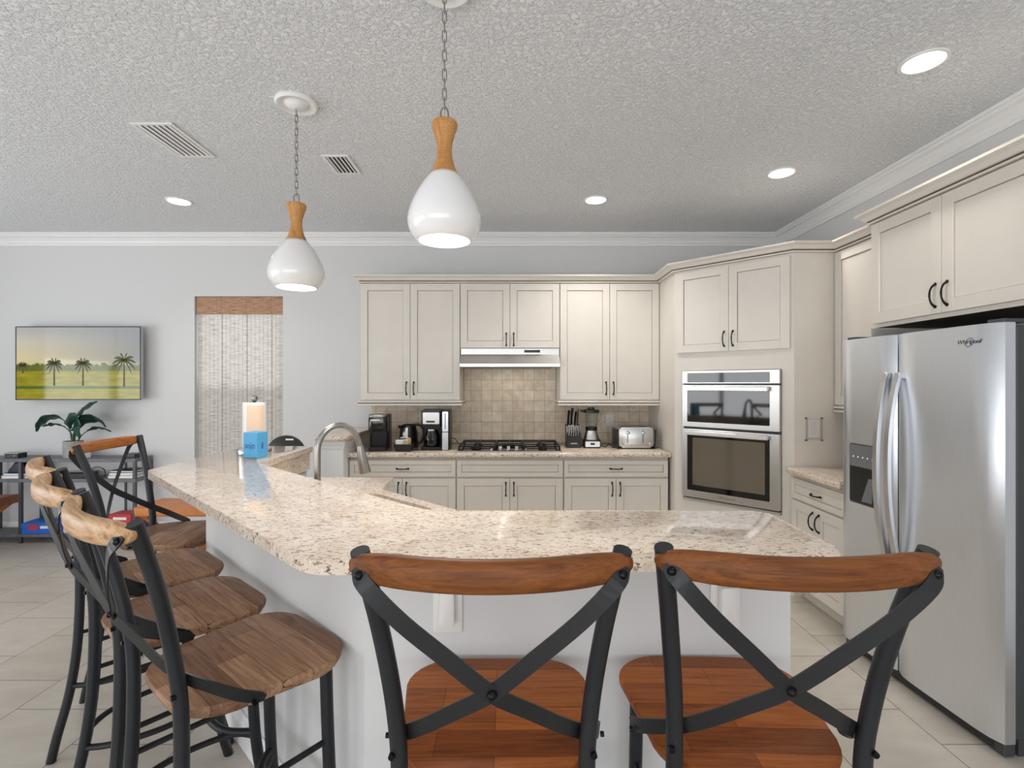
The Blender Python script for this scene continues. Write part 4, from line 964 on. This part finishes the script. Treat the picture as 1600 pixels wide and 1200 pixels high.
def solid(name, label, cat, x, y, z, rz, parts, group=None):
    t = thing(name, label, cat, (x, y, z), rz, group)
    for nm, m, bx in parts:
        bm = nb(); box(bm, *bx, bev=.002); obj(nm, bm, m, t)
    return t
solid('media_box', 'small black media box on the left of the console top', 'media box', -4.74, 4.80, ZT_, 5, [('case', 'black', (-.06, -.05, 0, .06, .05, .042)), ('lid', 'nickel', (-.064, -.052, .0425, .064, .052, .05)), ('display', 'blackgloss', (-.04, -.0515, .01, .04, -.0505, .034))])
solid('white_carton', 'small white box beside the plant pot on the console top', 'box', -4.09, 4.79, ZT_, 0, [('base', 'paper', (-.05, -.03, 0, .05, .03, .03)), ('lid', 'paper', (-.051, -.031, .0305, .051, .031, .044)), ('label_band', 'grey', (-.03, -.0312, .008, .03, -.0302, .016))])
solid('cable_box', 'black cable box at the right end of the console top', 'cable box', -3.63, 4.82, ZT_, -4, [('case', 'black', (-.06, -.05, 0, .06, .05, .04)), ('front_panel', 'blackgloss', (-.055, -.0515, .006, .055, -.0505, .034))])
def book(x, y, z, w, d, h, cover, rz, label, group):
    t = thing('book', label, 'book', (x, y, z), rz, group)
    bm = nb(); box(bm, -w / 2, -d / 2, 0, w / 2, d / 2, .003); box(bm, -w / 2, -d / 2, h - .003, w / 2, d / 2, h); box(bm, -w / 2, -d / 2, .003, -w / 2 + .003, d / 2, h - .003); obj('cover', bm, cover, t)
    bm = nb(); box(bm, -w / 2 + .0035, -d / 2 + .004, .0035, w / 2 - .004, d / 2 - .004, h - .0035); obj('pages', bm, 'paper', t)
book(-4.70, 4.83, ZM, .24, .17, .026, 'paper', 3, 'pale book at the bottom of the left stack on the middle shelf', 'books on the console shelves')
book(-4.70, 4.83, ZM + .0265, .23, .17, .022, 'bookblue', -2, 'blue book second from the bottom of the left stack on the middle shelf', 'books on the console shelves')
t = thing('fabric_case', 'dark blue soft case slumped on the left stack of books', 'case', (-4.69, 4.83, ZM + .049), 0)
bm = nb(); prism(bm, [(-.11, 0), (.10, 0), (.08, .05), (.0, .10), (-.03, .10), (-.09, .03)], -.06, .06, .012, 3, 0, FRONT); obj('bag_body', bm, 'bookdark', t, 40)
bm = nb(); tube(bm, smoothpts([(-.06, -.055, .06), (-.01, -.058, .104), (.05, -.055, .07)], 5), .004, 6); obj('strap', bm, 'black', t, 60)
solid('game_console', 'black electronics box with cables in the middle of the console shelf', 'game console', -4.17, 4.82, ZM, 6, [('case', 'black', (-.14, -.07, 0, .14, .07, .045)), ('top_plate', 'blackgloss', (-.12, -.06, .0455, .10, .06, .056)), ('front_strip', 'foil', (-.13, -.0715, .012, -.03, -.0705, .03))])
t = thing('cable_coil', 'black cables trailing over the middle console shelf', 'cable', (-4.0, 4.80, ZM + .004))
bm = nb(); tube(bm, smoothpts([(-.06, .02, .06), (.0, .03, .09), (.08, .02, .075), (.13, -.02, .02), (.10, -.05, .0), (.0, -.05, 0), (-.05, -.055, .01)], 6), .004, 8); obj('cord', bm, 'black', t, 60)
book(-3.70, 4.84, ZM, .25, .17, .024, 'paper', 0, 'pale book at the bottom of the right stack on the middle shelf', 'books on the console shelves')
book(-3.70, 4.84, ZM + .0245, .24, .17, .028, 'bookbrown', 2, 'brown book in the middle of the right stack on the middle shelf', 'books on the console shelves')
book(-3.70, 4.84, ZM + .053, .23, .17, .018, 'bookdark', -2, 'dark book on top of the right stack on the middle shelf', 'books on the console shelves')
solid('board_game_box', 'bright blue game box on the left of the bottom console shelf', 'board game', -4.45, 4.83, ZB, 4, [('tray', 'bluebox', (-.175, -.095, 0, .175, .095, .055)), ('lid', 'bluebox', (-.178, -.098, .0555, .178, .098, .102)), ('flag_print', 'red', (-.11, -.0985, .04, -.02, -.0982, .085)), ('name_print', 'paper', (0, -.0985, .05, .10, -.0982, .075))])
solid('puzzle_box', 'pale blue and white puzzle box beside the bright blue game box', 'puzzle box', -4.15, 4.80, ZB, -24, [('tray', 'paper', (-.10, -.07, 0, .10, .07, .04)), ('lid', 'blue', (-.102, -.072, .0405, .102, .072, .062))])
solid('navy_game_box', 'navy box under the red box on the right of the bottom console shelf', 'board game', -3.66, 4.82, ZB, 3, [('tray', 'navy', (-.13, -.09, 0, .13, .09, .05)), ('lid', 'navy', (-.132, -.092, .0505, .132, .092, .085)), ('name_print', 'paper', (-.06, -.0925, .02, .06, -.0921, .04))])
solid('red_game_box', 'red box with white print on top of the navy box on the bottom shelf', 'board game', -3.70, 4.82, ZB + .0855, -3, [('tray', 'red', (-.11, -.08, 0, .11, .08, .05)), ('lid', 'red', (-.112, -.082, .0505, .112, .082, .095)), ('name_print', 'paper', (-.06, -.0825, .045, .07, -.0821, .07))])
# leather benches with crossed wooden legs
def bench(x, y, w, d, z, seat_m, leg_m, label):
    t = thing('leather_bench', label, 'bench', (x, y, 0), 0, 'leather benches by the console')
    bm = nb(); prof = []
    for k in range(15):
        u = -1 + 2 * k / 14; prof.append((u * w / 2, z - .07 + .03 * abs(u) ** 3 if False else z - .075))
    top = [(u * w / 2, z - .012 + .012 * abs(u) ** 3) for u in [1 - 2 * k / 14 for k in range(15)]]
    prism(bm, [(-w / 2 + .01, z - .075), (w / 2 - .01, z - .075)] + top, -d / 2, d / 2, .018, 3, 0, FRONT); obj('seat', bm, seat_m, t, 40)
    bm = nb()
    n = int(w / .022)
    for k in range(n): box(bm, -w / 2 + .02 + (w - .04) * k / n, -d / 2 - .0008, z - .062, -w / 2 + .030 + (w - .04) * k / n, -d / 2 + .0005, z - .059)
    obj('stitching', bm, 'bookbrown', t)
    for yy in (-d / 2 + .05, d / 2 - .05):
        for s_ in (-1, 1):
            bm = nb(); m4 = FRONT
            a, b = s_ * (w / 2 - .06), s_ * -(w / 2 - .30)
            q = .03 * s_
            prism(bm, [(a - q, z - .076), (a + q, z - .076), (b + q, 0), (b - q, 0)], -yy - .02 + (.0 if s_ > 0 else .0215), -yy + (0 if s_ > 0 else .0215), .002, 1, 0, m4); obj('leg', bm, leg_m, t)
        bm = nb(); cyl(bm, (0, yy - .03, (z - .07) * .42), (0, yy + .03, (z - .07) * .42), .008, 10); obj('pivot_bolt', bm, 'bolt', t, 50)
    return t
bench(-2.60, 4.28, .98, .38, .49, 'leather', 'legwood', 'tan leather bench with crossed wooden legs under the window')
bench(-4.84, 4.28, .98, .34, .53, 'leatherdark', 'legwood', 'brown leather bench in front of the console table')
# child's chair behind the bar
t = thing('high_chair', 'black padded high chair standing behind the far end of the bar', 'high chair', (-1.74, 3.86, 0))
bm = nb(); po = [(-.15, .56), (.15, .56), (.15, .96)] + [(.15 * math.cos(a), .96 + .145 * math.sin(a)) for a in [math.pi * k / 14 for k in range(1, 14)]] + [(-.15, .96)]
frontprism(bm, po, -.02, .06, .018); bk = obj('backrest', bm, 'black', t, 40)
bm = nb(); box(bm, .01, -.0215, 1.07, .07, -.0205, 1.082); obj('label_print', bm, 'paper', bk)
bm = nb(); rrbox(bm, -.16, -.30, .52, .16, .03, .558, .05, .012); obj('seat', bm, 'black', t, 40)
for sx in (-1, 1):
    for sy in (-1, 1):
        bm = nb(); tube(bm, [(sx * .13, -.13 + sy * .13, .52), (sx * .20, -.13 + sy * .26, 0)], .014, 10); obj('leg', bm, 'iron', t, 50)
bm = nb(); tube(bm, [(-.165, -.216, .26), (.165, -.216, .26)], .009, 8); obj('foot_bar', bm, 'iron', t, 50)
